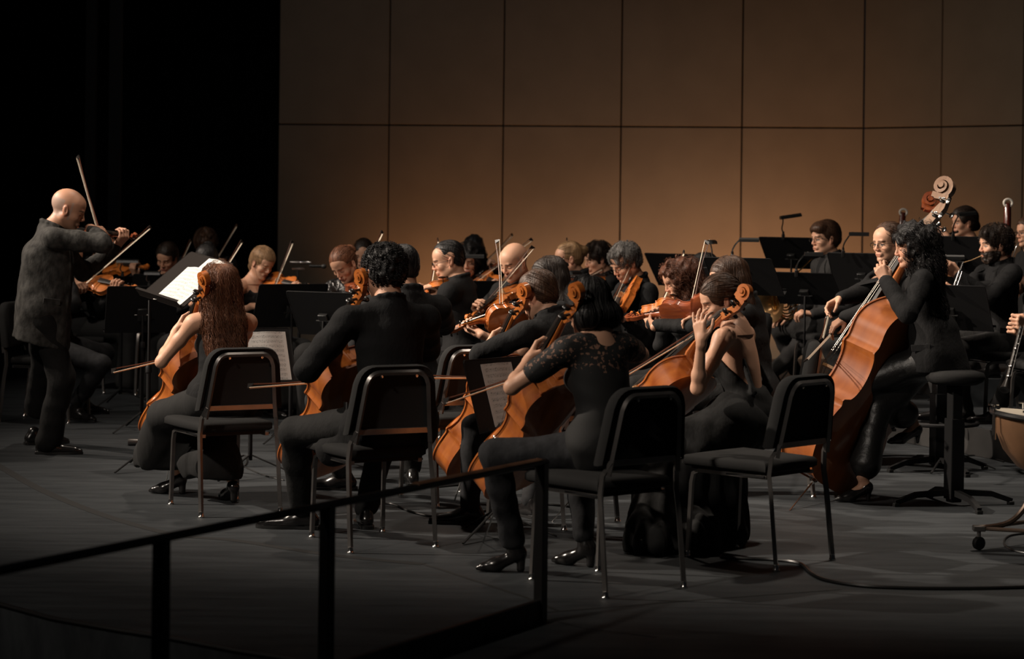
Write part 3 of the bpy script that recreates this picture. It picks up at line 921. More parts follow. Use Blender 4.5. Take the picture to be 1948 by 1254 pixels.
    nlow = float(min((neck0 - tu * .05).z, ho.z - .13)); lo[2] = nlow
    pieces.append(polygonise(neck + HP + sho + torso, dv, lo, hi))
    for sd in (1, -1):
        sh, eb, wr, hd = arms[sd]
        hp = hand_prims(wr, hd['d'], hd['pn'], sd, hd.get('curl', (40, 50, 30)), (.92 if fem else 1.0) * s, hd.get('spread', 4), hd.get('thumb', 'in'))
        if bare: pieces.append(polygonise(armp[sd] + sho + hp, dv * 1.12))
        else: pieces.append(polygonise(armp[sd][2:] + hp, dv))
    core = torso + sho + legp + neck + ([] if bare else armp[1] + armp[-1])
    pieces.append(polygonise(core, .012 if bare else .02))
    pieces = [(V + np.array(inv), F) for V, F in pieces]
    hc = HAIRC[hairc]
    lipc = lips or ((.40, .13, .10) if fem else tuple(c * k_ for c, k_ in zip(SKINS[skin], (.85, .62, .62))))
    tone = skin_tone(ho + inv, hf, hl, hu, hs_, SKINS[skin], tuple(c * .8 + .004 for c in hc), stubble, lipc, eyes, beard, (.30, .28, .26) if hair == 'shaved' else None)
    np_mesh('body', pieces, M_SKIN, root, tone)
    # ---- hair
    def W_(x, y, z): return ho + (hf * x + hl * y + hu * z) * hs_
    rot = Matrix((hf, hl, hu)).transposed()
    H = []; cut = []; sp = None; rng = random.Random(len(PEOPLE) + 5)
    dn = Vector((0, 0, -1)); back = -hf
    face_cut = [el(W_(.130, 0, -.042), (.082, .105, .112), rot, .012, 's')]
    ear_cut = [el(W_(.006, sy * .100, -.030), (.024, .034, .040), rot, .01, 's') for sy in (-1, 1)]
    nape = [hs(W_(0, 0, -.066), -hu + hf * .45, .02)]
    disp = lambda X: .004 * waves(X, (9, 9, 4), 5)
    seedf = lambda V: V[:, 2] > -9
    st = dict(n=420, length=.09, r=.0011, lift=.002)
    if hair in ('short', 'parted', 'curly', 'wavy', 'bowl'):
        k_ = {'short': 0, 'parted': .004, 'curly': .012, 'wavy': .010, 'bowl': .008}[hair]
        H = [el(W_(-.014, 0, .042), (.106 + k_, .085 + k_, .092 + k_), rot, .02), el(W_(-.035, 0, -.005), (.076 + k_, .076 + k_, .070), rot, .02)]
        if hair in ('parted', 'bowl', 'wavy'): H.append(el(W_(.055, .018, .088), (.046, .050, .026), rot, .03))
        if hair == 'bowl':
            H += [el(W_(.050, 0, .070), (.058, .070, .042), rot, .03), el(W_(-.05, 0, -.01), (.055, .074, .06), rot, .03)]
            ear_cut = [el(W_(.030, sy * .10, -.05), (.030, .04, .045), rot, .01, 's') for sy in (-1, 1)]
        if hair == 'curly':
            disp = lambda X: .0075 * waves(X, 17, 7)
            st = dict(n=500, length=.05, r=.0022, curl=.006)
        elif hair == 'wavy': disp = lambda X: .006 * waves(X, (13, 13, 9), 7); st = dict(n=420, length=.07, r=.002, curl=.005)
        H = H + face_cut + ear_cut + nape
    elif hair == 'shaved': H = []
    elif hair == 'fringe':     # thin hair combed over a receding crown
        H = [el(W_(-.018, 0, .030), (.101, .082, .086), rot, .02)] + face_cut + ear_cut + nape + [el(W_(.05, 0, .115), (.075, .05, .04), rot, .01, 's')]
    else:
        H = [el(W_(-.013, 0, .042), (.105, .085, .092), rot, .02), el(W_(-.035, 0, -.005), (.074, .076, .070), rot, .02)] + face_cut
        if hair in ('bun', 'pony', 'lowbun'):
            H += ear_cut + nape
            if hair == 'bun': H.append(el(W_(-.115, 0, .035), (.036, .042, .040), rot, .015))
            elif hair == 'lowbun': H.append(el(W_(-.105, 0, -.03), (.036, .045, .036), rot, .015))
            else:
                a = W_(-.10, 0, .02); b_ = a + back * .035 + dn * .10; c_ = b_ + dn * .11
                H += [rc(a, b_, .026, .030, .02), rc(b_, c_, .030, .014, .02)]
            st = dict(n=420, length=.12, r=.0011, lift=.002)
        elif hair in ('long', 'longcurly', 'bob', 'straight', 'curlybob'):
            ear_in = [el(W_(.04, sy * .095, -.05), (.030, .04, .07), rot, .01, 's') for sy in (-1, 1)]
            H = [el(W_(-.014, 0, .044), (.110, .090, .092), rot, .02), el(W_(-.030, 0, -.02), (.080, .088, .09), rot, .03)]
            drop = {'long': .35, 'longcurly': .36, 'bob': .02, 'straight': .22, 'curlybob': .12}[hair] * s
            wd = {'long': .075, 'longcurly': .095, 'bob': .070, 'straight': .055, 'curlybob': .085}[hair]
            for sy in (-1, 0, 1):
                a = W_(-.045, sy * .045, -.02)
                b_ = a + dn * (drop * .45 + .03) - tf * .035 + tl * sy * .02
                c_ = neck0 - tf * (.085 if hair != 'straight' else .07) + tl * sy * wd * .75 + dn * max(drop - .12, -.02) if drop > .2 else a + dn * (drop + .05) + tl * sy * .012
                H += [rc(a, b_, .052, .050, .03), rc(b_, c_, .050, .034 if drop > .2 else .036, .03)]
            H += [el(W_(.122, 0, -.045), (.088, .13, .105), rot, .012, 's')]
            if hair == 'straight': H += ear_in
            if 'curly' in hair:
                H.append(el(W_(-.03, 0, .03), (.118, .112, .105), rot, .03)); H += [el(W_(.135, 0, -.045), (.088, .13, .105), rot, .012, 's')]
                if hair == 'longcurly': H.append(el(W_(-.07, 0, -.12), (.085, .125, .11), rot, .04))
                disp = lambda X: .011 * waves(X, 13, 7); st = dict(n=1100, length=.24, r=.0013, curl=.008, lift=.010, steps=16)
            elif hair == 'long': disp = lambda X: .006 * waves(X, (11, 11, 5), 9); st = dict(n=2600, length=.30, r=.0010, curl=.005, lift=.008, waver=.22, steps=18)
            else: disp = lambda X: .003 * waves(X, (16, 16, 3), 9); st = dict(n=1000, length=.24, r=.0011, lift=.003)
    if H:
        V, F = polygonise(H, .0055, disp=disp)
        pc = [(V + np.array(inv), F)]
        if detail >= .8:
            hv = lambda VV: (feval(HP[:3], VV) < .03) if hair not in ('long', 'longcurly', 'straight', 'curlybob') else np.ones(len(VV), bool)
            ff = None
            if hair in ('short', 'bun', 'pony', 'lowbun', 'parted', 'bowl', 'fringe'):
                tgt = np.array(W_(-.12, 0, .02)) if hair in ('bun', 'pony', 'lowbun') else None
                bd = np.array(back) * 1.0 + np.array((0, 0, -.7))
                ff = (lambda X: tgt - X) if tgt is not None else (lambda X: np.tile(bd, (len(X), 1)))
            if ff is None and hair not in ('curly', 'wavy'):
                A3 = np.array([hf, hl, hu]); O3 = V3(ho)
                def ff(X):
                    q = (X - O3) @ A3.T
                    return np.array((0, 0, -1.0)) + np.outer(-22 * np.clip(q[:, 0] + .03, 0, .2) * (q[:, 2] > -.02), V3(hf)) + np.outer(np.sign(q[:, 1]) * 1.5 * (q[:, 0] > 0) * (q[:, 2] > -.02), V3(hl))
            q = strands('locks', H, root, None, hv, seed=len(PEOPLE) + 3, flow=ff, **st)
            if q is not None: pc.append((q[0] + np.array(inv), q[1]))
        np_mesh('hair', pc, hair_mat(hairc), root)
    if beard is not None:
        B = [el(W_(.030, 0, -.054), (.073, .069, .072), rot, .02), rc(W_(.0, .055, -.05), W_(.065, .02, -.10), .024, .022, .02), rc(W_(.0, -.055, -.05), W_(.065, -.02, -.10), .024, .022, .02),
             rc(W_(.088, -.02, -.049), W_(.088, .02, -.049), .007, None, .004),
             hs(W_(.0, 0, -.006), hu + hf * .46, .008), el(W_(.100, 0, -.028), (.03, .040, .014), rot, .006, 's'), el(W_(.102, 0, -.066), (.016, .014, .008), rot, .004, 's'), hs(W_(-.012, 0, 0), -hf, .006)]
        V, F = polygonise(B, .0045, disp=lambda X: .0028 * waves(X, 34, 2))
        np_mesh('beard', [(V + np.array(inv), F)], hair_mat(hairc), root)
    if glasses:
        gm = MB()
        for y in (-1, 1):
            c = W_(.103, y * .031, -.004)
            gm.tube([c + (hl * (.022 * math.cos(t_)) + hu * (.016 * math.sin(t_))) + inv for t_ in [6.2832 * q / 14 for q in range(14)]], .0017, n=5, closed=True)
            gm.tube([W_(.101, y * .053, .002) + inv, W_(.06, y * .078, .003) + inv, W_(-.008, y * .083, .004) + inv], .0016, n=5)
        gm.tube([W_(.104, -.009, -.001) + inv, W_(.106, 0, .001) + inv, W_(.104, .009, -.001) + inv], .0015, n=5)
        gm.build('glasses', M_GLASSES, root)
    # ---- clothes
    e = .012; rot_t = Matrix((tf, tl, tu)).transposed()
    T = []; wrk = .0035
    seed = len(PEOPLE) * 3 + 11
    tname = {'jacket': 'jacket', 'shirt': 'shirt', 'blouse': 'blouse', 'tank': 'tank_top', 'lace': 'lace_blouse', 'halter': 'dress', 'tee': 'shirt'}[top]
    topm = topm or {'jacket': K_SUIT, 'shirt': K_SHIRT, 'blouse': K_SHIRT, 'tank': K_SHIRT, 'lace': M_LACE, 'halter': K_SKIRT, 'tee': K_SHIRT}[top]
    body_t = [rc(hjR + tu * .03, hjL + tu * .03, .098 * s + e * 1.6, None, .05), el(hip + tu * .17 * s + tf * .005, (.100 * s * g + e, .130 * s * g + e, .17 * s), rot_t, .06),
              el(hip + tu * .335 * s + tf * .01, (.104 * s * g + e, .146 * s * g + e, .155 * s + e), rot_t, .06)]
    if fem:
        for y in (-1, 1): body_t.append(el(hip + tu * .315 * s + tf * .085 + tl * y * .062, (.048 + e, .052 + e, .050 + e), rot_t, .035))
    sho_t = []
    for sd in (1, -1):
        sh, eb, wr, hd = arms[sd]
        pad = .010 if top == 'jacket' else 0
        sho_t += [rc(hip + tu * .43 * s - tl * sd * .04, sh + tu * pad * .5, .050 * s * g + e, .046 * s * g + e + pad * .5, .05), rc(neck0 - tu * .008, hip + tu * .455 * s - tl * sd * .11 * s, .036 * s + e * .8, .030 * s + e, .04)]
    if top in ('jacket', 'shirt', 'blouse'):
        T = body_t + sho_t + [rc(hip + tu * .38 * s - tf * .02, neck0 - tu * .02 - tf * .012, .085 * s * g, .070 * s, .04)]
        ex = .016 if top == 'jacket' else .010
        for sd in (1, -1):
            sh, eb, wr, hd = arms[sd]; mid = sh.lerp(eb, .5); m2 = eb.lerp(wr, .35); cuff = eb.lerp(wr, .97 if top == 'jacket' else .93)
            if hd.get('rolled'): cuff = eb.lerp(wr, .35); m2 = eb.lerp(wr, .2)
            T += [rc(sh, mid, .050 * s * g + ex, .046 * s * g + ex, .03), rc(mid, eb, .046 * s * g + ex, .041 * s * g + ex, .02),
                  rc(eb, m2, .042 * s * g + ex, .038 * s * g + ex, .02), rc(m2, cuff, .036 * s * g + ex, .026 * s + ex, .015)]
            T.append(hs(cuff + (wr - eb).normalized() * .012, (wr - eb), .004) if False else rc(cuff, cuff, .01))
        wrk = .0045 if top == 'jacket' else .0055
        if extra and extra.get('boxy'):
            for of, ol in ((-.055, -.06), (-.055, .06), (.060, -.055), (.060, .055), (0, 0)):
                T.append(rc(hip + tu * .34 + tf * of + tl * ol, Vector((hip.x + .005, hip.y, hip.z - .21)) + pf * (of * 1.0) + pl * ol, .100, .118, .05))
            T.append(hs(hip + UPV * -.205, (-.25, 0, -1), .004))
        elif top == 'jacket':   # skirt of the jacket over the hips
            T.append(rc(hjR + dn * .03 - pf * .01, hjL + dn * .03 - pf * .01, .118 * s, None, .04))
            if legs == 'stand': T.append(rc(hjR + dn * .13, hjL + dn * .13, .112 * s, None, .05))
            else:
                for sd in (1, -1):
                    hj, kn, an, ft = LG[sd]; T.append(rc(hj + dn * .0, hj.lerp(kn, .18), .100 * s, .085 * s, .03))
            if extra and extra.get('hemcut'): T.append(hs(hip + UPV * extra['hemcut'], (0, 0, -1), .004))
            if tail:
                for t0, t1, r0, r1 in tail: T.append(rc(hip + Vector(t0), hip + Vector(t1), r0, r1, .04))
                if extra and extra.get('hemcut'): T.append(hs(hip + UPV * extra['hemcut'], (0, 0, -1), .004))
        else:
            T.append(rc(hjR + tu * .0, hjL + tu * .0, .108 * s + e, None, .04))
        T.append(hs(neck0 + tu * .052, tu, .008))
        if collar: T += ring_prims(neck0 + tu * .022 + tf * .012, tf, tl, tu, .074 * s, .072 * s, .011, tilt=-.022, a0=40, a1=320)
        if top == 'jacket' : T.append(el(neck0 - tu * .03 + tf * .13, (.055, .036, .12), rot_t, .01, 's'))
    elif top in ('lace', 'tee'):
        T = body_t + sho_t
        for sd in (1, -1):
            sh, eb, wr, hd = arms[sd]; mid = sh.lerp(eb, .55)
            T += [rc(sh, mid, .050 * s * g + .012, .047 * s * g + .014, .03)]
        T.append(el(neck0 + tu * .045 + tf * .01, (.105, .115, .055), rot_t, .008, 's'))
        T.append(rc(hjR, hjL, .108 * s + e, None, .04))
    elif top in ('tank', 'halter'):
        T = body_t[:]
        cutz = .385 if top == 'tank' else .30
        if top == 'tank':
            T.append(hs(hip + tu * (.375 * s) - tf * .02, tu - tf * .15, .01))
            for sd in (1, -1):
                T += [rc(hip + tu * .37 * s - tl * sd * .085 + tf * .085, hip + tu * .475 * s - tl * sd * .085, .016, .014, .02), rc(hip + tu * .475 * s - tl * sd * .085, hip + tu * .34 * s - tl * sd * .075 - tf * .068, .014, .012, .02)]
        else:
            T.append(hs(hip + tu * (.27 * s), tu - tf * 1.3, .01))
            for sd in (1, -1):
                T += [rc(hip + tu * .30 * s - tl * sd * .085 + tf * .09, neck0 - tl * sd * .055 + tf * .01, .022, .012, .02),
                      rc(neck0 - tl * sd * .055, hip + tu * .16 * s - tl * sd * .10 - tf * .085, .010, .016, .01)]
    if shirt and top == 'jacket':
        SH = [el(hip + tu * .36 * s + tf * .03, (.088 * s, .085 * s, .15 * s), rot_t, .04), rc(neck0 - tu * .03 + tf * .01, neck0 + tu * .015 + tf * .018, .068 * s, .062 * s, .03)]
        SH += ring_prims(neck0 + tu * .018 + tf * .014, tf, tl, tu, .062 * s, .060 * s, .008, tilt=-.018)
        V, F = polygonise(SH, .008); np_mesh('shirt', [(V + np.array(inv), F)], K_SHIRT, root)
    hres = .0085 / max(detail, .8)
    V, F = polygonise(T, hres, disp=lambda X: wrk * np.clip(waves(X, (4, 4, 8), seed), -1.2, 2) * .8)
    jk = np_mesh(tname, [(V + np.array(inv), F)], topm, root)
    if top == 'jacket':
        # lapels: strips laid on the chest from the collar down to the button
        def on_chest(lat, up, off):
            a = hip + tl * lat + tu * up + tf * .34; b0_ = hip + tl * lat + tu * up
            ts = np.linspace(0, 1, 90); X = np.array([list(a.lerp(b0_, t_)) for t_ in ts]); d_ = feval(T, X)
            k_ = int(np.argmax(d_ < off)) if (d_ < off).any() else 89
            return Vector(X[k_])
        for sy in (-1, 1):
            lm = MB(); vs = []; n_l = 9
            for i in range(n_l):
                t_ = i / (n_l - 1); up_ = (.462 - .27 * t_) * s
                ce = (.060 - .048 * t_) * s; wd_l = (.020 + .050 * min(1, t_ * 2.6) if t_ < .45 else .070 * (1 - (t_ - .45) / .55) + .004) * s
                vs += [on_chest(sy * ce, up_, .004) + inv, on_chest(sy * (ce + wd_l), up_ + .012, .009) + inv]
            k_ = len(vs); vs += [v_ - tf * .006 for v_ in vs]
            fs = []
            for i in range(n_l - 1):
                a_ = 2 * i; fs += [(a_, a_ + 1, a_ + 3, a_ + 2), (k_ + a_, k_ + a_ + 2, k_ + a_ + 3, k_ + a_ + 1), (a_ + 1, k_ + a_ + 1, k_ + a_ + 3, a_ + 3), (a_, a_ + 2, k_ + a_ + 2, k_ + a_)]
            lm.add(vs, fs); lm.build('lapel', topm, jk)
        for sy in (-1, 1):     # pocket flap on the hip
            q = hip + tu * .07 * s; dd = (tl * sy * .9 + tf * .25).normalized()
            ts = np.linspace(.30, 0, 90); X = np.array([list(q + dd * t_) for t_ in ts]); d_ = feval(T, X); k_ = int(np.argmax(d_ < .004)) if (d_ < .004).any() else 60
            pm_ = MB(); fx = tu.cross(dd).normalized(); pm_.box(Vector(X[k_]) + inv, (.055, .0025, .019), Matrix((fx, dd, fx.cross(dd))).transposed(), .003); pm_.build('pocket_flap', topm, jk)
    # bottom
    Bt = []
    if bottom == 'trousers':
        Bt = [rc(hjR, hjL, .100 * s + e * .6, None, .05)]
        for sd in (1, -1):
            hj, kn, an, ft = LG[sd]; c1 = kn.lerp(an, .35); hem = kn.lerp(an, (extra or {}).get('hemt', .98))
            wd_ = extra.get('flare', 0) if extra else 0
            if legs == 'stand' or wd_:
                Bt += [rc(hj, kn, .096 * s, .076 * s, .05), rc(kn, c1, .076 * s, .074 * s, .03), rc(c1, hem, .074 * s, .078 * s + wd_, .02)]
            else: Bt += [rc(hj, kn, .090 * s, .066 * s, .05), rc(kn, c1, .064 * s, .064 * s, .03), rc(c1, hem, .062 * s, .052 * s, .02)]
        Bt.append(hs(LG[1][2] + dn * .03, dn, .006)) if legs != 'stand' and not wd_ and abs(LG[1][2].z - LG[-1][2].z) < .03 else None
        Bt = [b_ for b_ in Bt if b_ is not None]
        V, F = polygonise(Bt, .011, disp=lambda X: .0045 * waves(X, (5, 5, 7), seed + 1))
        np_mesh('trousers', [(V + np.array(inv), F)], botm or K_TROUS, root)
    elif bottom in ('skirt', 'gown'):
        Bt = [rc(hjR, hjL, .108 * s, None, .05)]
        ex = extra or {}
        hemz = ex.get('hem', .12)
        for sd in (1, -1):
            hj, kn, an, ft = LG[sd]
            lowp = Vector((an.x, an.y, hemz)) + (ex.get('push', Vector((0, 0, 0))))
            Bt += [rc(hj, kn, .098 * s, .078 * s, .06), rc(kn, lowp, .080 * s, ex.get('flare', .10), .05)]
        for q in np.linspace(0, 1, 5):
            hj = LG[1][0].lerp(LG[-1][0], q); kn = LG[1][1].lerp(LG[-1][1], q); an = LG[1][2].lerp(LG[-1][2], q)
            lowp = Vector((an.x, an.y, hemz)) + (ex.get('push', Vector((0, 0, 0))))
            Bt += [rc(hj, kn, .080 * s, .064 * s, .06), rc(kn, lowp, .066 * s, .085, .05)]
            if bottom == 'gown':
                Bt.append(rc(hj.lerp(kn, .45), Vector((hj.x, hj.y, hemz + .02)).lerp(lowp, .45), .07, .10, .06))
        for a_, b2, r0, r1 in ex.get('drape', []): Bt.append(rc(a_, b2, r0, r1, .05))
        Bt.append(hs((0, 0, max(hemz - .06, .012)), (0, 0, -1), .004))
        amp = ex.get('fold', .012)
        V, F = polygonise(Bt, .011, disp=lambda X: amp * waves(X, ex.get('ff', (6, 6, 1.0)), seed + 2) * np.clip((hip[2] + .02 - X[:, 2]) * 2.2, .12, 1))
        np_mesh('skirt', [(V + np.array(inv), F)], botm or K_SKIRT, root)
    # shoes
    for sd in (1, -1):
        hj, kn, an, ft = LG[sd]
        fyaw = (feet[2] if len(feet) > 2 else (yaw, yaw))[0 if sd == 1 else 1]
        ff_, fl_, _ = fr(fyaw); f0 = Vector((an.x, an.y, ft.z)); ss = s * (.93 if fem else 1.0)
        rs = Matrix((ff_, fl_, Vector((0, 0, 1)))).transposed()
        def sp_(x, y, z): return f0 + (ff_ * x + fl_ * y) * ss + Vector((0, 0, z))
        if shoes in ('flat', 'boot', 'sneaker'):
            S_ = [rc(sp_(-.045, 0, .040), sp_(.045, 0, .040), .036, .036, .02), rc(sp_(.04, 0, .034), sp_(.150, .004, .026), .036, .026, .02), rc(sp_(.02, 0, .055), sp_(-.02, 0, .085), .034, .036, .03)]
            S_ += [rc(sp_(.17, .004, .022), sp_(.192, .003, .020), .022, .016, .015), hs(f0 + Vector((0, 0, .012)), (0, 0, -1), .004)]
            if shoes == 'boot': S_.append(rc(sp_(-.01, 0, .08), an.lerp(kn, .25), .040, .046, .02))
            V, F = polygonise(S_, .0065); o_ = np_mesh('shoe', [(V + np.array(inv), F)], shoe_m or M_SHOE, root)
            sm = MB(); pts = [(-.083, 0), (-.07, .030), (-.02, .034), (.03, .031), (.10, .042), (.16, .036), (.198, .018), (.21, 0), (.198, -.016), (.16, -.034), (.10, -.038), (.03, -.030), (-.02, -.034), (-.07, -.030)]
            pp = catmull([(a_, b_, 0) for a_, b_ in pts], 3, True)
            vs = [sp_(q.x, q.y, z_) + inv for z_ in (.002, .016) for q in pp]; nn_ = len(pp)
            sm.add(vs, [tuple(range(nn_)), tuple(range(nn_, 2 * nn_))] + [(i, (i + 1) % nn_, nn_ + (i + 1) % nn_, nn_ + i) for i in range(nn_)])
            sm.box(sp_(-.045, 0, .010) + inv, (.032 * ss, .029 * ss, .0095), rs, .003)
            sm.build('sole', M_BLACKP, o_)
        else:      # heeled shoe
            hh = .062
            S_ = [rc(sp_(-.02, 0, hh + .030), sp_(-.035, 0, hh + .022), .030, .028, .02), rc(sp_(-.03, 0, hh + .016), sp_(.085, 0, .030), .027, .030, .02), rc(sp_(.08, 0, .028), sp_(.135, .003, .022), .031, .020, .02),
                  rc(sp_(.150, .003, .018), sp_(.165, .002, .016), .015, .010, .012), rc(sp_(-.040, 0, hh + .01), sp_(-.038, 0, .008), .020, .0095 if shoes == 'stiletto' else .018, .008), hs(f0 + Vector((0, 0, .003)), (0, 0, -1), .003)]
            if shoes == 'stiletto': S_.append(el(sp_(.02, 0, hh + .052), (.055, .026, .035), rs, .01, 's'))
            if shoes == 'heelboot': S_.append(rc(sp_(-.012, 0, hh + .03), an.lerp(kn, .12), .036, .040, .02))
            V, F = polygonise(S_, .0055); np_mesh('shoe', [(V + np.array(inv), F)], shoe_m or M_SHOE, root)
            if shoes == 'stiletto':
                V, F = polygonise([rc(sp_(-.02, 0, hh + .03), an, .024, .030, .02), rc(sp_(-.02, 0, hh + .03), sp_(.075, 0, .040), .026, .022, .02)], .006)
                np_mesh('foot', [(V + np.array(inv), F)], M_SKIN, root, lambda VV: np.tile(np.array(SKINS[skin]) * .85, (len(VV), 1)))
    if watch:
        sh, eb, wr, hd = arms[watch]; d_ = (wr - eb).normalized(); a_ = d_.orthogonal().normalized(); b_ = d_.cross(a_)
        wm = MB(); c_ = wr - d_ * .015
        wm.tube([c_ + (a_ * math.cos(t_) + b_ * math.sin(t_)) * .030 + inv for t_ in [6.2832 * q / 16 for q in range(16)]], .005, n=6, closed=True)
        z_ = Vector(hd['pn']) * -1; z_ = (z_ - d_ * z_.dot(d_)).normalized()
        wm.lathe([(.014, 0), (.016, .003), (.015, .008), (0.001, .009)], 16, c_ + z_ * .028 + inv, z_); wm.build('wristwatch', M_STEEL, root)
    PEOPLE.append(root)
    return dict(root=root, head=ho, hf=hf, hl=hl, hu=hu, arms=arms, legs=LG, neck=neck0, tf=tf, tl=tl, tu=tu, inv=inv)

# ------------------------------------------------------------------ bowed instruments
V_HALF = [(.0, .0), (.10, .004), (.18, .022), (.245, .065), (.283, .13), (.293, .20), (.283, .27), (.265, .325), (.252, .365), (.263, .402),
          'c', (.263, .402), (.228, .412), (.188, .445), (.163, .50), (.158, .56), (.168, .62), (.190, .662), (.217, .690),
          'c', (.217, .690), (.206, .722), (.212, .76), (.229, .80), (.237, .845), (.229, .90), (.20, .945), (.15, .977), (.09, .992), (.03, .998), (.0, 1.0)]
B_HALF = [(.0, .0), (.12, .004), (.20, .022), (.262, .07), (.298, .14), (.305, .21), (.293, .28), (.272, .34), (.257, .375), (.268, .405),
          'c', (.268, .405), (.230, .412), (.192, .445), (.170, .50), (.165, .56), (.174, .62), (.192, .660), (.216, .688),
          'c', (.216, .688), (.203, .72), (.208, .76), (.216, .80), (.212, .84), (.185, .89), (.135, .935), (.075, .975), (.035, .995), (.0, 1.0)]
def outline(half, per=4, grow=0.0):
    segs = [[]]
    for p in half:
        if p == 'c': segs.append([])
        else: segs[-1].append((p[0], p[1], 0))
    pts = []
    for sg in segs:
        c = catmull(sg, per); pts += c if not pts else c
    out = []
    n = len(pts)
    for i, p in enumerate(pts):
        t = (pts[min(i + 1, n - 1)] - pts[max(i - 1, 0)])
        t = t.normalized() if t.length > 1e-6 else Vector((1, 0, 0))
        nn_ = Vector((t.y, -t.x, 0))
        out.append(Vector((max(p.x + nn_.x * grow, 0), p.y + nn_.y * grow, 0)))
    left = [Vector((-p.x, p.y, 0)) for p in reversed(out[1:-1])]
    return out + left
def plate(mb, pts, z, arch, th, sgn, mi=0):
    """arched plate: pts outline, z = rib plane, sgn +1 top / -1 back"""
    n = len(pts); vs = []; fs = []
    levels = [1.0, .97, .90, .78, .60, .38, .16]
    def inset(p, t): return Vector((p.x * t, .5 + (p.y - .5) * (1 - (1 - t) * 1.0), 0))
    for t in levels:
        for p in pts:
            q = inset(p, t); h = arch * (1 - t ** 2.0) ** .8 if t < 1 else 0
            vs.append((q.x, q.y, z + sgn * (th + h)))
    vs.append((0, .5, z + sgn * (th + arch)))
    for i in range(len(levels) - 1):
        for j in range(n):
            a, b_ = i * n + j, i * n + (j + 1) % n
            fs.append((a, b_, b_ + n, a + n) if sgn > 0 else (a, a + n, b_ + n, b_))
    k = (len(levels) - 1) * n
    for j in range(n):
        fs.append((k + j, k + (j + 1) % n, len(vs) - 1) if sgn > 0 else (k + (j + 1) % n, k + j, len(vs) - 1))
    o = len(vs)
    for p in pts: vs.append((p.x, p.y, z))
    for j in range(n):
        a, b_ = j, (j + 1) % n
        fs.append((o + a, o + b_, b_, a) if sgn > 0 else (a, b_, o + b_, o + a))
    fs.append(tuple(o + j for j in (reversed(range(n)) if sgn > 0 else range(n))))
    mb.add(vs, fs, mi)
def make_string_instrument(kind, root, wood_m, neck_m=None, head_m=None):
    """local frame: y up the body towards the scroll, z out of the belly; scaled to the real size"""
    B = {'violin': .356, 'viola': .405, 'cello': .755, 'bass': 1.10}[kind]
    rib = {'violin': .092, 'viola': .095, 'cello': .155, 'bass': .185}[kind]
    half = B_HALF if kind == 'bass' else V_HALF
    rz = rib / 2; ov = .010 if kind in ('violin', 'viola') else .008
    def S(mb): mb.v = [(x * B, y * B, z * B) for x, y, z in mb.v]; return mb
    pts = outline(half); big = outline(half, grow=ov)
    mb = MB(); n = len(pts)
    vs = [(p.x, p.y, z) for z in (-rz, rz) for p in pts]
    mb.add(vs, [(i, (i + 1) % n, n + (i + 1) % n, n + i) for i in range(n)])
    plate(mb, big, rz, .040 if kind != 'bass' else .03, .010, 1); plate(mb, big, -rz, .038 if kind != 'bass' else .006, .010, -1)
    body = S(mb).build('body', wood_m, root, angle=32)
    # purfling line just inside the edge
    mb = MB(); pf_ = outline(half, per=3, grow=-.012)
    mb.tube([(p.x * .985, .5 + (p.y - .5) * .985, rz + .0165) for p in pf_], .0022, n=4, closed=True); S(mb).build('purfling', M_EBONY, body)
    za = rz + .010 + .040   # top of the arch
    nl = {'violin': .365, 'viola': .365, 'cello': .37, 'bass': .40}[kind]      # neck length above the body
    back_a = {'violin': .10, 'viola': .10, 'cello': .08, 'bass': .10}[kind]
    nm = neck_m or wood_m
    # neck from the body's top edge to the pegbox
    zn0, zn1 = rz + .02, rz + .035
    mb = MB()
    w0, w1 = (.042, .034) if kind in ('violin', 'viola') else (.030, .023)
    fbz = lambda y: (za + .045) + (zn1 + .022 - za - .045) * (y - .76) / (.24 + nl)
    mb.tube([(0, .985, zn0 - .03), (0, 1.02, fbz(1.02) - .022 - w0 * 1.3), (0, 1.10, fbz(1.1) - .018 - w0 * .66), (0, 1 + nl * .6, fbz(1 + nl * .6) - .016 - w1 * .66), (0, 1 + nl, zn1 - .004)], [w0 * 1.5, w0 * 1.3, w0, w1 * 1.04, w1], n=10, flat=.72, up=(0, 0, 1))
    mb.box((0, .995, rz * .35), (w0 * .95, .018, rz * .9), bev=.008)
    S(mb).build('neck', nm, root)
    # fingerboard
    fb0 = 1 - .24; mb = MB()
    wA, wB = (.060, .034) if kind in ('violin', 'viola') else (.044, .023)
    zA, zB = za + .045, zn1 + .022
    sec = []
    for (y, w_, z) in ((fb0, wA, zA), (1 + nl, wB, zB)):
        sec.append([(-w_, y, z - .018), (-w_, y, z), (-w_ * .5, y, z + .010), (0, y, z + .014), (w_ * .5, y, z + .010), (w_, y, z), (w_, y, z - .018)])
    vs = sec[0] + sec[1]; mb.add(vs, [(i, i + 1, 8 + i, 7 + i) for i in range(6)] + [(6, 0, 7, 13), tuple(reversed(range(7))), tuple(range(7, 14))])
    S(mb).build('fingerboard', M_EBONY, root)
    # pegbox and scroll
    mb = MB()
    hl_ = {'violin': .30, 'viola': .30, 'cello': .26, 'bass': .28}[kind]; y0 = 1 + nl
    pw = w1 * .86
    path = [(0, y0 - .01, zn1 - .004), (0, y0 + hl_ * .25, zn1 - .022), (0, y0 + hl_ * .50, zn1 - .042), (0, y0 + hl_ * .68, zn1 - .045), (0, y0 + hl_ * .80, zn1 - .030)]
    th = [w1 * .95, w1 * 1.05, w1 * .95, w1 * .72, w1 * .60]
    # side profile swept as a flat box-like section
    vs = []; fs = []
    def section(c, t, h, w_):
        t = t.normalized(); nn_ = Vector((0, -t.z, t.y))
        return [c + Vector((sx * w_, 0, 0)) + nn_ * (sz * h) for sx, sz in ((-1, -1), (-1, -.55), (-1, .55), (-1, 1), (1, 1), (1, .55), (1, -.55), (1, -1))]
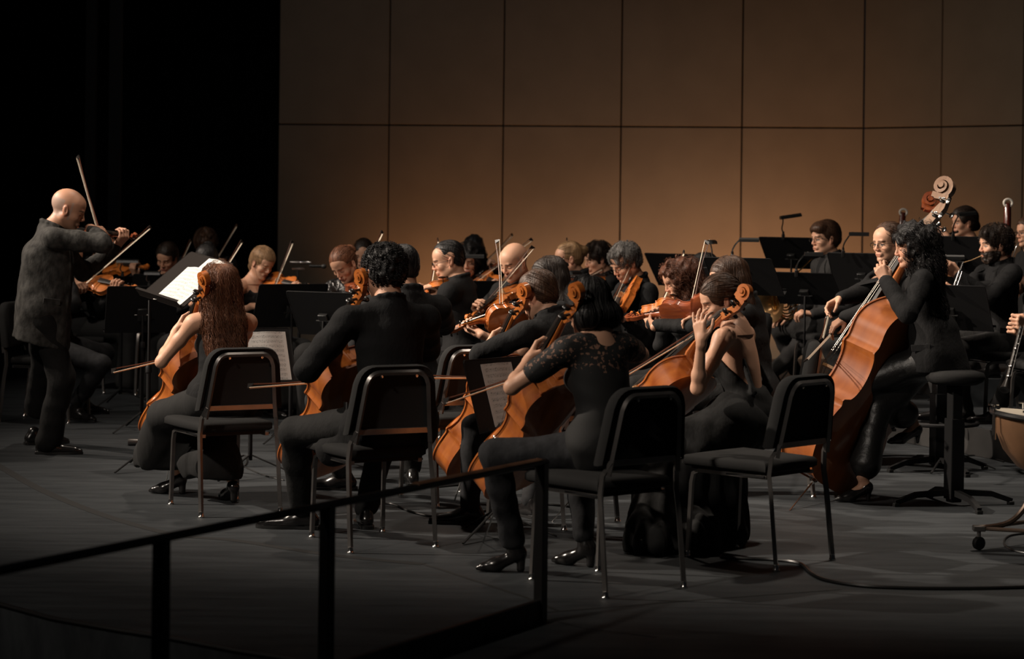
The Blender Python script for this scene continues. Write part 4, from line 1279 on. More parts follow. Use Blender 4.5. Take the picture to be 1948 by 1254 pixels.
    R0 = hl_ * .235; cy, cz = y0 + hl_ * .80, zn1 - .030 - R0 * .15
    # spiral centre forward of the pegbox end; scroll curls towards the back then forward
    sp_ = []
    turns = 1.9
    cx_ = Vector((0, y0 + hl_ * .86, zn1 + .010))
    N_ = 30
    for i in range(N_ + 1):
        q = i / N_; a = math.pi * (1.18) - q * turns * 2 * math.pi
        r_ = R0 * (1 - .80 * q ** .75)
        sp_.append((cx_ + Vector((0, math.sin(a + math.pi / 2) * r_ * 1.0, math.cos(a + math.pi / 2) * r_ * 1.0)), q))
    full = [(Vector(p), .0, h) for p, h in zip(path[:4], th[:4])]
    m_ = len(full)
    # order: pegbox path then spiral (spiral starts at the back side)
    pts3 = [f_[0] for f_ in full] + [p for p, q in sp_]
    hs_ = [f_[2] for f_ in full] + [max(w1 * .62 * (1 - .62 * q), .006) for p, q in sp_]
    ws_ = [pw] * m_ + [pw * (.80 + .95 * q) for p, q in sp_]
    for i, p in enumerate(pts3):
        t = pts3[min(i + 1, len(pts3) - 1)] - pts3[max(i - 1, 0)]
        vs += section(p, t, hs_[i], ws_[i])
    for i in range(len(pts3) - 1):
        for j in range(8): fs.append((8 * i + j, 8 * i + (j + 1) % 8, 8 * i + 8 + (j + 1) % 8, 8 * i + 8 + j))
    fs.append(tuple(reversed(range(8)))); fs.append(tuple(8 * (len(pts3) - 1) + j for j in range(8)))
    mb.add(vs, fs)
    mb.tube([cx_ + Vector((-pw * 1.85, 0, 0)), cx_ + Vector((pw * 1.85, 0, 0))], R0 * .22, n=12)
    S(mb).build('scroll', head_m or nm, root)
    # pegs
    if kind == 'bass':
        for i in range(4):
            y = y0 + hl_ * (.16 + .15 * i); z = zn1 - .024 - .012 * (i % 2); sd = 1 if i % 2 else -1
            mb = MB(); mb.tube([(0, y, z), (sd * .062, y, z)], .006, n=8); mb.lathe([(.0, 0), (.014, .002), (.016, .008), (.012, .012), (0, .014)], 16, (sd * pw, y, z), (sd, 0, 0))
            mb.tube([(sd * .056, y, z), (sd * .056, y, z - .045)], .0035, n=6); mb.ball((sd * .056, y, z - .052), (.004, .017, .013), 10)
            S(mb).build('tuning_machine', M_STEEL, root)
    else:
        for i in range(4):
            y = y0 + hl_ * (.12 + .15 * i); z = zn1 - .020 - .010 * (i % 2) * 1.0; sd = 1 if i % 2 else -1; L_ = .10 if kind != 'cello' else .085
            mb = MB(); mb.tube([(-sd * pw * 1.2, y, z), (sd * L_ * .62, y, z)], [.008, .010], n=8)
            mb.ball((sd * L_ * .86, y, z), (L_ * .30, .013, .027), 10); S(mb).build('peg', M_EBONY, root)
    # bridge, tailpiece, strings, f holes
    yb = .545; bh = .095 if kind != 'bass' else .13; bw = .075 if kind in ('violin', 'viola') else .085
    mb = MB()
    prof = [(-bw, 0), (-bw, .012), (-bw * .72, .03), (-bw * .8, bh * .62), (-bw * .62, bh * .92), (0, bh * 1.06), (bw * .62, bh * .90), (bw * .8, bh * .60), (bw * .72, .03), (bw, .012), (bw, 0), (bw * .55, 0), (bw * .35, .028), (-bw * .35, .028), (-bw * .55, 0)]
    vs = [(x, yb + dy, za - .012 + z) for dy in (-.007, .007) for x, z in prof]; k = len(prof)
    mb.add(vs, [tuple(range(k)), tuple(reversed(range(k, 2 * k)))] + [(i, k + i, k + (i + 1) % k, (i + 1) % k) for i in range(k)])
    S(mb).build('bridge', M_MAPLE, root, angle=20)
    mb = MB(); zt = za + bh * .45
    q = [(-.024, .055), (-.030, .12), (-.044, .32), (-.030, .345), (.030, .345), (.044, .32), (.030, .12), (.024, .055)]
    vs = [(x, y, zz + (y - .055) * .12) for zz in (zt - .022, zt) for x, y in q]; k = len(q)
    mb.add(vs, [tuple(reversed(range(k))), tuple(range(k, 2 * k))] + [(i, (i + 1) % k, k + (i + 1) % k, k + i) for i in range(k)])
    S(mb).build('tailpiece', M_EBONY, root)
    for i in range(4):
        o = (i - 1.5) / 1.5
        mb = MB(); r_ = {'violin': .0022, 'viola': .0022, 'cello': .0016, 'bass': .0017}[kind]
        mb.tube([(o * .022, .32, zt + .02), (o * bw * .55, yb, za - .012 + bh * (1.05 - .10 * o * o)), (o * w1 * .62, 1 + nl, zB + .018), (o * w1 * .3, 1 + nl + hl_ * .3, zn1 + .004)], r_, n=4)
        S(mb).build('string', M_STRING, root)
    for sx in (-1, 1):
        mb = MB()
        c = [(.105, .462, 0), (.125, .470, 0), (.128, .490, 0), (.112, .520, 0), (.098, .550, 0), (.086, .585, 0), (.078, .612, 0), (.088, .632, 0), (.100, .622, 0)]
        cp = catmull(c, 3)
        def ztop(x, y):
            e_ = min(1, math.hypot(x / .22, (y - .5) / .52)); return rz + .010 + .040 * (1 - e_ ** 2) ** .8 + .003
        mb.tube([(sx * p.x, p.y, ztop(p.x, p.y) - .002) for p in cp], [.004 + .004 * math.sin(math.pi * i / (len(cp) - 1)) for i in range(len(cp))], n=5, flat=.5, up=(0, 0, 1))
        S(mb).build('f_hole', M_EBONY, root)
    if kind in ('violin', 'viola'):
        mb = MB(); mb.ball((-.13, .06, za + .02), (.085, .065, .020), 14); mb.tube([(-.15, .0, -rz * .6), (-.15, -.005, za)], .008, n=6); S(mb).build('chin_rest', M_EBONY, root)
        mb = MB(); mb.tube([(-.22, .10, -rz - .09), (0, .06, -rz - .07), (.22, .12, -rz - .10)], [.03, .045, .03], n=8, flat=.35, up=(0, 0, 1))
        mb.tube([(-.22, .10, -rz - .08), (-.262, .10, -rz)], .008, n=6); mb.tube([(.22, .12, -rz - .09), (.262, .12, -rz)], .008, n=6); S(mb).build('shoulder_rest', M_BLACKP, root)
    return root
PROTO = {}
def stringed(kind, A, Bp, normal, label, wood_m, pin=None, neck_m=None, head_m=None, cat=None, name=None, group=None):
    """A: centre of the bottom edge of the body; Bp: top of the scroll; normal: where the belly faces"""
    zs = ({'violin': .046, 'viola': .047, 'cello': .078, 'bass': .092}[kind] + .045) * {'violin': .356, 'viola': .405, 'cello': .755, 'bass': 1.10}[kind]
    y = (Bp - A).normalized(); z = Vector(normal)
    for _ in range(4):
        z = (z - y * z.dot(y)).normalized(); y = (Bp - z * zs - A).normalized()
    z = (z - y * z.dot(y)).normalized(); x = y.cross(z)
    m = axes(x, y, z, A)
    key = (kind, wood_m.name)
    nm = {'violin': 'violin', 'viola': 'viola', 'cello': 'cello', 'bass': 'double_bass'}[kind]
    if key not in PROTO:
        root = empty(nm); make_string_instrument(kind, root, wood_m, neck_m, head_m); PROTO[key] = root
    else: root = copy_tree(PROTO[key])
    root.matrix_world = m
    tag(root, label, {'violin': 'violin', 'viola': 'viola', 'cello': 'cello', 'bass': 'double bass'}[kind], group)
    if pin is not None:
        inv = m.inverted(); a = Vector((0, 0, 0)); b_ = inv @ Vector(pin)
        mb = MB(); mb.tube([a + (b_ - a) * .0, b_], [.005, .004], n=8); d = (b_ - a).normalized()
        mb.lathe([(.0, -.01), (.016, -.008), (.019, .004), (.013, .02), (.010, .05), (.011, .052), (.011, .06), (.0, .062)], 14, a, d)
        mb.build('endpin', M_STEEL, root)
    return root, m
def inst_len(kind):
    B = {'violin': .356, 'viola': .405, 'cello': .755, 'bass': 1.10}[kind]; nl = {'violin': .365, 'viola': .365, 'cello': .37, 'bass': .40}[kind]; h = {'violin': .30, 'viola': .30, 'cello': .26, 'bass': .28}[kind]
    return B * (1 + nl + h * 1.1)
def bow(frog, tip, hairside, label, kind='violin', group='bows'):
    L_ = {'violin': .745, 'viola': .745, 'cello': .715, 'bass': .72}[kind]
    y = (tip - frog).normalized(); z = Vector(hairside); z = (z - y * z.dot(y)).normalized(); x = y.cross(z)
    root = empty('bow', label, 'bow', group, mtx=axes(x, y, z, frog))
    k = 1.1 if kind in ('cello', 'bass') else 1.0
    mb = MB(); pts = [(0, -.02, 0), (0, .06, 0), (0, L_ * .25, .003), (0, L_ * .5, .009), (0, L_ * .75, .006), (0, L_ - .02, -.004)]
    mb.tube(pts, [.0043 * k, .0043 * k, .004 * k, .0038 * k, .0034 * k, .003 * k], n=8); mb.build('stick', M_BOWWOOD, root)
    mb = MB(); vs = [(sx * .004 * k, y_, z_) for sx in (-1, 1) for y_, z_ in ((L_ - .035, -.006), (L_ - .005, -.007), (L_, .022), (L_ - .012, .022))]
    mb.add(vs, [(0, 1, 2, 3), (7, 6, 5, 4), (0, 4, 5, 1), (1, 5, 6, 2), (2, 6, 7, 3), (3, 7, 4, 0)]); mb.build('tip', M_EBONY, root)
    mb = MB(); mb.box((0, .018, .010), (.0055 * k, .024, .010), bev=.002); mb.build('frog', M_EBONY, root)
    mb = MB(); mb.box((0, .5 * (.04 + L_ - .01), .020), (.0052 * k, .5 * (L_ - .05), .0009)); mb.build('horsehair', M_HAIRBOW, root)
    mb = MB(); mb.tube([(0, -.020, 0), (0, -.032, 0)], .0048 * k, n=8); mb.build('screw', M_STEEL, root)
    return root

# ------------------------------------------------------------------ orchestra chair (local x = forward)
def rrect_path(w0, w1, z0, z1, r, per=5):
    """open path: up the left leg line, round the top, down the right"""
    p = [(0, w0, z0), (0, w1 + .004, z1 - r)]
    for i in range(1, per + 1):
        a = math.pi / 2 * i / per; p.append((0, w1 - r + r * math.cos(a), z1 - r + r * math.sin(a)))
    q = [(x, -y, z) for x, y, z in reversed(p)]
    return p + q
CH = None
def make_chair():
    root = empty('orchestra_chair')
    def lean(x, z): return (x - .235 - (z - .44) * .16) if z > .44 else (x - .235)
    # seat cushion: domed pad with rounded corners
    mb = MB(); pts = catmull([(.25, .18, 0), (.25, -.18, 0), (.20, -.225, 0), (-.16, -.20, 0), (-.21, -.165, 0), (-.21, .165, 0), (-.16, .20, 0), (.20, .225, 0)], 4, True)
    vs = []; lv = [(.94, .425), (1.0, .435), (1.0, .462), (.95, .474), (.75, .482), (.4, .486)]
    n = len(pts)
    for t, z in lv:
        for p in pts: vs.append((.02 + (p.x - .02) * t, p.y * t, z + .008 * p.x))
    fs = [tuple(reversed(range(n)))] + [(i * n + j, i * n + (j + 1) % n, (i + 1) * n + (j + 1) % n, (i + 1) * n + j) for i in range(len(lv) - 1) for j in range(n)] + [tuple((len(lv) - 1) * n + j for j in range(n))]
    mb.add(vs, fs); mb.build('seat', M_PAD, root, angle=60)
    mb = MB(); mb.slab([(.22, .19), (.22, -.19), (-.19, -.17), (-.19, .17)], .412, .426); mb.build('seat_pan', M_STAND, root)
    # backrest: padded shell with a rolled edge
    pp = rrect_path(.232, .198, .545, .862, .085, 6); n = len(pp)
    mb = MB()
    def bx(z, off): return -.235 - (z - .44) * .16 + off
    def ring(t, off):
        out = []
        for x, y, z in pp: zz = .70 + (z - .70) * t; out.append((bx(zz, off), y * t, zz))
        return out
    rings = [ring(.90, -.004), ring(.985, -.014), ring(1.02, .004), ring(1.02, .028), ring(.97, .046), ring(.80, .054), ring(.4, .056)]
    vs = [q for r_ in rings for q in r_]
    fs = [tuple(range(n))] + [(i * n + j, (i + 1) * n + j, (i + 1) * n + (j + 1) % n, i * n + (j + 1) % n) for i in range(len(rings) - 1) for j in range(n)] + [tuple(reversed([(len(rings) - 1) * n + j for j in range(n)]))]
    mb.add(vs, fs); mb.build('backrest', M_PAD, root, angle=60)
    # back frame: flat steel hoop seen from behind, with the cross bar
    mb = MB(); hoop = [(bx(z, -.022), y, z) for x, y, z in rrect_path(.192, .155, .50, .832, .060, 6)]
    mb.tube(hoop, .0135, n=4, flat=.9, up=(0, 0, 1)); mb.build('back_frame', M_CHROME, root, angle=30)
    mb = MB(); mb.box((bx(.555, -.018), 0, .555), (.006, .182, .014), bev=.002); mb.build('cross_bar', M_CHROME, root)
    for y in (-.09, .09):
        mb = MB(); mb.lathe([(0, 0), (.007, .001), (.007, .005), (0, .006)], 10, (bx(.815, -.030), y, .815), (-1, 0, 0)); mb.build('screw', M_STEEL, root)
    for sy in (-1, 1):
        mb = MB(); mb.tube([(bx(.56, -.022), sy * .187, .56), (-.243, sy * .205, .50), (-.236, sy * .212, .42), (-.250, sy * .215, .33), (-.285, sy * .219, .012)], .0140, n=4, flat=.9)
        lg = mb.build('rear_leg', M_CHROME, root, angle=30)
        q = MB(); q.lathe([(.0, 0), (.016, .0), (.017, .006), (.013, .012), (.012, .03), (.0, .031)], 12, (-.2855, sy * .219, 0)); q.build('foot_glide', M_STEEL, lg)
        mb = MB(); mb.tube([(-.20, sy * .175, .405), (.18, sy * .180, .405), (.213, sy * .182, .390), (.222, sy * .184, .35), (.238, sy * .188, .012)], .0135, n=4, flat=.9)
        lg = mb.build('front_leg', M_CHROME, root, angle=30)
        q = MB(); q.lathe([(.0, 0), (.016, .0), (.017, .006), (.013, .012), (.012, .03), (.0, .031)], 12, (.2385, sy * .188, 0)); q.build('foot_glide', M_STEEL, lg)
    mb = MB(); mb.tube([(-.19, -.19, .408), (-.19, .19, .408), (.195, .18, .402), (.195, -.18, .402)], .006, n=4, closed=True); mb.build('seat_frame', M_STAND, root)
    return root
def chair(x, y, yaw, label, z=0.0, group='orchestra chairs'):
    global CH
    if CH is None: CH = make_chair(); o = CH
    else: o = copy_tree(CH)
    o.location = (x, y, z); o.rotation_euler = (0, 0, R(yaw))
    return tag(o, label, 'chair', group)
def chair_px(label, RL, RR, FL, FR, **k):
    q = [Fl(*a) for a in (RL, RR, FL, FR)]
    f = (q[2] + q[3] - q[0] - q[1]).normalized(); c = (q[0] + q[1] + q[2] + q[3]) / 4
    c = c + f * .022
    yaw = math.degrees(math.atan2(f.y, f.x)); chair(c.x, c.y, yaw, label, **k); return c, yaw

# ------------------------------------------------------------------ music stands, lamps, paper
def music_stand(top, yaw, label, tilt=62, w=.50, h=.33, foot=None, floorz=0.0, legs=True, group='music stands', leg_yaw=0, m=None, corners=None):
    """top: middle of the desk's upper edge; yaw: where the desk's front faces; tilt: angle of the desk from horizontal"""
    f, l, u = fr(yaw); a = R(tilt)
    n_ = (f * math.sin(a) + u * math.cos(a)).normalized(); dn_ = (f * math.cos(a) - u * math.sin(a)).normalized()   # down the desk
    if corners:      # far-bottom, near-bottom, near-top corners of the desk
        fb, nb_, nt_ = corners; l = (nb_ - fb).normalized(); dn_ = nb_ - nt_; dn_ = (dn_ - l * dn_.dot(l)).normalized(); n_ = (l.cross(dn_ * -1)).normalized()
        w = (nb_ - fb).length; h = (nb_ - nt_).length; top = (fb + nb_) / 2 - dn_ * h
    base = Vector((top.x, top.y, 0)) + Vector(((dn_ * h * .6).x, (dn_ * h * .6).y, 0)) - Vector((n_.x, n_.y, 0)) * .05
    if foot is not None: base = Vector((foot[0], foot[1], 0))
    base.z = floorz
    root = empty('music_stand', label, 'music stand', group, loc=base); iv = -base
    rot = Matrix((l, dn_ * -1, n_)).transposed()
    c = top + dn_ * h / 2
    mb = MB(); mb.box(c + iv, (w / 2, h / 2, .0018), rot, .0015)
    r_ = MB(); rim = [(-w / 2, h / 2 - .03, 0), (-w / 2, -h / 2, 0)]
    mb.tube([c + rot @ Vector(q) + iv for q in ((-w / 2, -h / 2, 0), (-w / 2, h / 2 - .012, 0), (-w / 2 + .012, h / 2, 0), (w / 2 - .012, h / 2, 0), (w / 2, h / 2 - .012, 0), (w / 2, -h / 2, 0))], .0035, n=5)
    mb.build('desk', m or M_STAND, root)
    mb = MB(); mb.box(c + rot @ Vector((0, -h / 2 + .002, .027)) + iv, (w / 2, .0016, .027), rot); mb.box(c + rot @ Vector((0, -h / 2 + .008, .054)) + iv, (w / 2, .008, .0016), rot); mb.build('ledge', m or M_STAND, root)
    mb = MB(); piv = c - n_ * .03 + dn_ * .03
    mb.box(piv + iv, (.035, .045, .014), rot, .004); mb.tube([piv + iv + l * -.055 - n_ * .01, piv + iv + l * .055 - n_ * .01], .006, n=8); mb.build('pivot', M_BLACKP, root)
    b0 = base + Vector((0, 0, .30)); 
    mb = MB(); tp = piv - n_ * .012
    mb.tube([tp + iv, Vector((base.x, base.y, tp.z - .08)) + iv, Vector((base.x, base.y, floorz + .55)) + iv], .0085, n=10)
    mb.build('tube', M_STAND, root)
    mb = MB(); mb.tube([Vector((0, 0, .62)), Vector((0, 0, .10))], .0135, n=12); mb.lathe([(.0, 0), (.019, .002), (.019, .035), (.014, .045), (0, .046)], 12, (0, 0, .58)); mb.build('column', M_STAND, root)
    if legs:
        for k in range(3):
            a = R(leg_yaw + 120 * k); d = Vector((math.cos(a), math.sin(a), 0))
            mb = MB(); mb.tube([Vector((0, 0, .13)) + d * .01, d * .14 + Vector((0, 0, .075)), d * .30 + Vector((0, 0, .008))], .009, n=6, flat=.5, up=(0, 0, 1)); mb.build('leg', M_STAND, root)
    return dict(root=root, c=c, rot=rot, n=n_, dn=dn_, l=l, top=top, h=h, w=w)
def sheet(st, label, dx=0.0, w=.23, h=.31, rot=0.0, dz=.004, up=.0, group='sheet music'):
    rt = st['rot'] @ Matrix.Rotation(R(rot), 3, 'Z')
    c = st['c'] + st['rot'] @ Vector((dx, -st['h'] / 2 + h / 2 + .005 + up, dz))
    o = MB(); n = 8; vs = []; fs = []
    for i in range(n + 1):
        x = -w / 2 + w * i / n; z = .010 * math.sin(math.pi * i / n) ** 2
        vs += [(x, -h / 2, z), (x, h / 2, z)]
    for i in range(n): fs.append((2 * i, 2 * i + 2, 2 * i + 3, 2 * i + 1))
    k = len(vs); vs += [(x, y, z - .0012) for x, y, z in vs]; fs += [tuple(k + i for i in reversed(f)) for f in fs[:n]]
    fs += [(0, 1, k + 1, k), (2 * n, k + 2 * n, k + 2 * n + 1, 2 * n + 1)]
    o.add(vs, fs); ob = o.build('sheet_music', M_SHEET)
    ob.matrix_world = Matrix.Translation(c) @ rt.to_4x4()
    return tag(ob, label, 'sheet music', group)
def stand_lamp(base, head, yaw, label, glow=False, hw=.11, metal=True, pitch=0, group='stand lamps'):
    """clip-on lamp: clip, gooseneck, trough-shaped head whose long axis runs along yaw"""
    base = Vector(base); head = Vector(head); root = empty('stand_lamp', label, 'lamp', group, loc=base); h = head - base
    f, l, u = fr(yaw, pitch)
    mb = MB(); mb.box((0, 0, -.005), (.012, .012, .026), bev=.004); mb.lathe([(0, 0), (.009, .001), (.009, .02), (0, .021)], 10, (0, 0, .02)); mb.build('clip', M_BLACKP, root)
    mb = MB(); mid = h * .5 + Vector((0, 0, .015)) - f * .03
    mb.tube(catmull([Vector((0, 0, .03)), Vector((0, 0, .03)).lerp(mid, .6) - f * .012, mid + u * .02, h - f * hw * .7 + u * .012, h - f * hw * .4], 5), .0052, n=8); mb.build('gooseneck', M_STEEL if metal else M_BLACKP, root)
    mb = MB(); sec = [(-.030, -.012), (-.026, .006), (-.012, .016), (.012, .016), (.026, .006), (.030, -.012), (.024, -.010), (.010, .010), (-.010, .010), (-.024, -.010)]
    k = len(sec); vs = [h + f * sx + l * a + u * b_ for sx in (-hw, hw) for a, b_ in sec]
    mb.add(vs, [(i, (i + 1) % k, k + (i + 1) % k, k + i) for i in range(k)] + [tuple(reversed(range(k))), tuple(range(k, 2 * k))])
    for sx in (-hw, hw): mb.add([h + f * sx + l * a + u * b_ for a, b_ in sec[:6]], [(0, 1, 2, 3, 4, 5)])
    mb.build('lamp_head', M_BLACKP, root, angle=30)
    return root

# ------------------------------------------------------------------ players
UP = Vector((0, 0, 1))
def head_at(hp, Y, head, lean, tyaw, side, hipz, neckf=.035):
    """hip point and body size that put the ears at pixel hp, depth Y, with the hip at height hipz"""
    ho = P(hp[0], hp[1], Y); tf, tl, tu = fr(tyaw, lean, side); hf, hl, hu = fr(*head)
    k = tu * .555 + hu * .075 + tf * neckf
    s = (ho.z - hf.z * .012 - hipz) / k.z
    s = max(.88, min(1.12, s))
    return ho - k * s - hf * .012, s, ho
def grip_bow(frog, tip, hairside, sh, k=1.0, lead=None):
    d = (tip - frog).normalized(); h = (frog - sh).normalized() if lead is None else Vector(lead).normalized()
    h = (h - d * h.dot(d) * .75).normalized()
    pn = Vector(hairside).normalized() * .8 - UP * .5
    pn = (pn - h * pn.dot(h)).normalized()
    return dict(t=frog - h * .088 * k - pn * .032 + d * .012, d=h, pn=pn, curl=[(28, 48, 30), (34, 50, 32), (38, 50, 30), (34, 44, 24)], thumb='grip', spread=3)
ROOTS = {}
def player(key, label, hp, Y, yaw, head, inst=None, bowd=None, lean=6, side=0, tyaw=None, hipz=.545, floorz=0.0, chair_label=None, chair_off=(.02, 0), neckpos=.55, blabel=None, ilabel=None, **kw):
    tyaw = yaw if tyaw is None else tyaw
    hip, s, ho = head_at(hp, Y, head, lean, tyaw, side, hipz + floorz)
    tf, tl, tu = fr(tyaw, lean, side); hf, hl, hu = fr(*head); fem = kw.get('female', False)
    sw = (.155 if fem else .182) * s
    shR = hip + tu * (.435 * s) - tl * sw; shL = hip + tu * (.435 * s) + tl * sw
    if inst:
        kind, wood_m, scroll, far, normal = inst[:5]
        B = .356 if kind == 'violin' else .405
        off = inst[5] if len(inst) > 5 else (.045, .070, -.140)
        A = ho + (hf * off[0] + hl * off[1] + hu * off[2]) * s
        S_ = ray_at(A, scroll[0], scroll[1], inst_len(kind), far)
        r_, m = stringed(kind, A, S_, normal, ilabel, wood_m, group='violins and violas')
        mx, my, mz = [Vector((m[0][i], m[1][i], m[2][i])) for i in range(3)]
        Np = m @ Vector((0, B * (1 + .365 * neckpos), B * .06))
        if 'handL' not in kw:
            kw['handL'] = dict(t=Np - mz * .068 + mx * .030 - my * .012, d=mz * .9 + mx * .12 + my * .15, pn=-mx, curl=[(48, 66, 34), (52, 68, 36), (46, 62, 34), (40, 54, 30)], thumb='in')
            kw.setdefault('poleL', Vector((0, 0, -1)) + my * .3)
        if bowd:
            tip_px, frac, bfar = bowd[:3]
            ct = m @ Vector((0, B * .64, B * .19)); L_ = .745
            tip = ray_at(ct, tip_px[0], tip_px[1], frac * L_, bfar); d = (tip - ct).normalized()
            frog = ct - d * (1 - frac) * L_
            hs_ = -mz; hs_ = (hs_ - d * hs_.dot(d)).normalized()
            frog -= hs_ * .020; tip -= hs_ * .020
            bow(frog, tip, hs_, blabel or ('slender bow of the ' + ilabel), 'violin')
            kw.setdefault('handR', grip_bow(frog, tip, hs_, shR))
            kw.setdefault('poleR', Vector((0, 0, -.8)) - tl * .7 - tf * .1)
    kw.setdefault('detail', 1.0)
    r = person(label, hip, yaw, lean=lean, side=side, tyaw=tyaw, head=head, size=s, floorz=floorz, **kw)
    if chair_label:
        f, l, u = fr(yaw); c = hip - f * chair_off[0] + l * chair_off[1]
        chair(c.x, c.y, yaw, chair_label, z=floorz)
    return r
def H(t, d, pn, **k): return dict(t=Vector(t), d=Vector(d), pn=Vector(pn), **k)
def feet_px(R_, L_, yr, yl, z=0.0): return (Fl(*R_, z), Fl(*L_, z), (yr, yl))

def cellist(key, label, hp, Y, yaw, head, base, Yb, scroll, N, bowtip=None, frac=.45, bfar=False, kind='cello', wood_m=None, pin=None, lean=6, side=0, tyaw=None, hipz=.56, sfar=False, neckpos=.5,
            ilabel='', blabel='', ypos=.60, floorz=0.0, neck_m=None, head_m=None, **kw):
    tyaw = yaw if tyaw is None else tyaw
    hip, s, ho = head_at(hp, Y, head, lean, tyaw, side, hipz + floorz)
    tf, tl, tu = fr(tyaw, lean, side); fem = kw.get('female', False); sw = (.155 if fem else .182) * s
    shR = hip + tu * (.435 * s) - tl * sw
    A = P(base[0], base[1], Yb); S_ = ray_at(A, scroll[0], scroll[1], inst_len(kind), sfar)
    B = .755 if kind == 'cello' else 1.10; nl = .37 if kind == 'cello' else .40
    if pin is None:
        d = (A - S_).normalized(); pin = A + d * (A.z / max(-d.z, .2))
        pin.z = .0
    r_, m = stringed(kind, A, S_, N, ilabel, wood_m or W_CELLO, pin=pin, neck_m=neck_m, head_m=head_m, group='cellos' if kind == 'cello' else 'double basses')
    mx, my, mz = [Vector((m[0][i], m[1][i], m[2][i])) for i in range(3)]
    Np = m @ Vector((0, B * (1 + nl * neckpos), B * .14))
    if 'handL' not in kw:
        kw['handL'] = dict(t=Np + mx * .070 - my * .035 + mz * .015, d=-mx * .75 + mz * .45 + my * .25, pn=-mz * .85 - mx * .4, curl=[(30, 52, 34), (36, 56, 36), (40, 56, 36), (42, 50, 30)], thumb='grip', spread=6)
    if bowtip:
        ct = m @ Vector((0, B * ypos, B * .30)); L_ = .715
        tip = ray_at(ct, bowtip[0], bowtip[1], frac * L_, bfar); d = (tip - ct).normalized(); frog = ct - d * (1 - frac) * L_
        hs_ = -mz; hs_ = (hs_ - d * hs_.dot(d)).normalized()
        frog -= hs_ * .022; tip -= hs_ * .022
        bow(frog, tip, hs_, blabel, kind)
        kw.setdefault('handR', grip_bow(frog, tip, hs_, shR, lead=(frog - shR).normalized() + Vector((0, 0, -.3))))
        kw.setdefault('poleR', -tl * .9 + Vector((0, 0, -.3)) - tf * .2)
    f, l, u = fr(yaw)
    if 'feet' not in kw:
        kw['feet'] = tuple(Vector((q.x, q.y, floorz)) for q in (hip + f * .36 - l * .27, hip + f * .36 + l * .27))
    kw.setdefault('kneepole', (f + UP * .9 - l * .6, f + UP * .9 + l * .6))
    r = person(label, hip, yaw, lean=lean, side=side, tyaw=tyaw, head=head, size=s, floorz=floorz, **kw)
    r['m'] = m
    return r

# ---- the soloist leading from the left, standing
ft = (Fl(92, 864), Fl(70, 842), (2, 25))
player('lead', 'bald man standing at far left in a dark tweed jacket, playing violin', (123, 398), 13.95, 18, (6, 20, 0), tyaw=14, lean=7, hipz=.915,
       inst=('violin', W_RED, (262, 449), True, (.15, -.55, .80), (.060, .050, -.150)), ilabel='red brown violin held by the bald man standing at left', bowd=((146, 299), .88, True), blabel='long bow raised upright by the bald man standing at left',
       poleR=Vector((-.15, -1.0, -.30)), hair='shaved', stubble=.35, skin='warm', legs='stand', feet=ft, kneepole=(Vector((1, -.3, 0)), Vector((1, .2, 0))),
       top='jacket', topm=K_CHAR, botm=K_TROUS, extra=dict(flare=.004, boxy=True), neckf=.055, neckpos=.62)

# ---- first violins, far left
player('v1', 'violinist in a dark suit seated behind the standing man, face hidden', (128, 492), 16.1, -12, (-15, 20, 0), lean=4,
       inst=('violin', W_AMBER, (262, 548), False, (.1, -.75, .65)), ilabel='amber violin seen between the standing man and the black stand', bowd=((288, 433), .80, True), blabel='bow slanting up above the hand of the half hidden violinist',
       hairc='dark', top='jacket', botm=K_JEAN, feet=feet_px((146, 800), (160, 786), -40, -20), kneepole=(Vector((1, -.6, .5)), Vector((1, .3, .5))), shoes='boot', chair_label='chair behind the standing man at far left', chair_off=(.02, 0))
player('v1b', 'violinist in black farther back, hidden behind the raised left hand', (198, 474), 18.6, -10, (-12, 20, 0), inst=('violin', W_ORANGE, (283, 507), False, (.1, -.7, .7)), ilabel='orange violin just below the raised left hand at far left',
       hair='bun', female=True, top='blouse', bottom='skirt', chair_label='chair in the back row at far left', detail=.7)
player('v2', 'woman with dark pinned hair playing violin, seen above the wide stand', (318, 491), 17.9, -75, (-108, 24, 4), inst=('violin', W_RED, (352, 545), False, (-.3, -.3, .9)), ilabel='dark red violin above the brown music desk', bowd=((364, 459), .72, True), blabel='bow slanting across the face of the woman with pinned hair',
       hair='lowbun', hairc='dark', female=True, top='blouse', bottom='skirt', botm=K_SKIRT, chair_label='chair of the violinist behind the wide stand', skin='mid')
player('v3', 'man with bushy brown hair bent over, back row left', (391, 466), 19.6, -95, (-80, 48, 0), inst=('violin', W_RED, (430, 512), False, (0, -.3, .9)), ilabel='violin held by the bushy haired man in the back row', bowd=((451, 430), .72, True), blabel='tallest raised bow left of the wood wall',
       hair='curly', hairc='brown', top='jacket', chair_label='chair of the bushy haired man in the back row', detail=.8)
r6 = player('v4', 'violinist with dark shiny hair bowed low behind the white score', (394, 497), 16.7, -100, (-95, 52, 0), inst=('violin', W_RED, (445, 535), False, (0, -.4, .9)), ilabel='violin half hidden behind the white score', bowd=((462, 460), .45, True), blabel='short visible bow right of the bowed dark head',
       hair='bun', hairc='black', female=True, top='blouse', bottom='skirt', chair_label='chair behind the white score', detail=.8)
player('v5', 'young woman with fair ponytail in black tank top playing violin', (498, 501), 16.9, -45, (-42, 26, 6), lean=2, inst=('violin', W_ORANGE, (592, 546), False, (-.2, -.72, .66)), ilabel='orange violin of the young woman in the tank top', bowd=((558, 461), .52, True), blabel='bow crossing the violin of the woman in the tank top',
       hair='pony', hairc='light', female=True, skin='fair', top='tank', bottom='skirt', chair_label='chair of the young woman in the tank top')
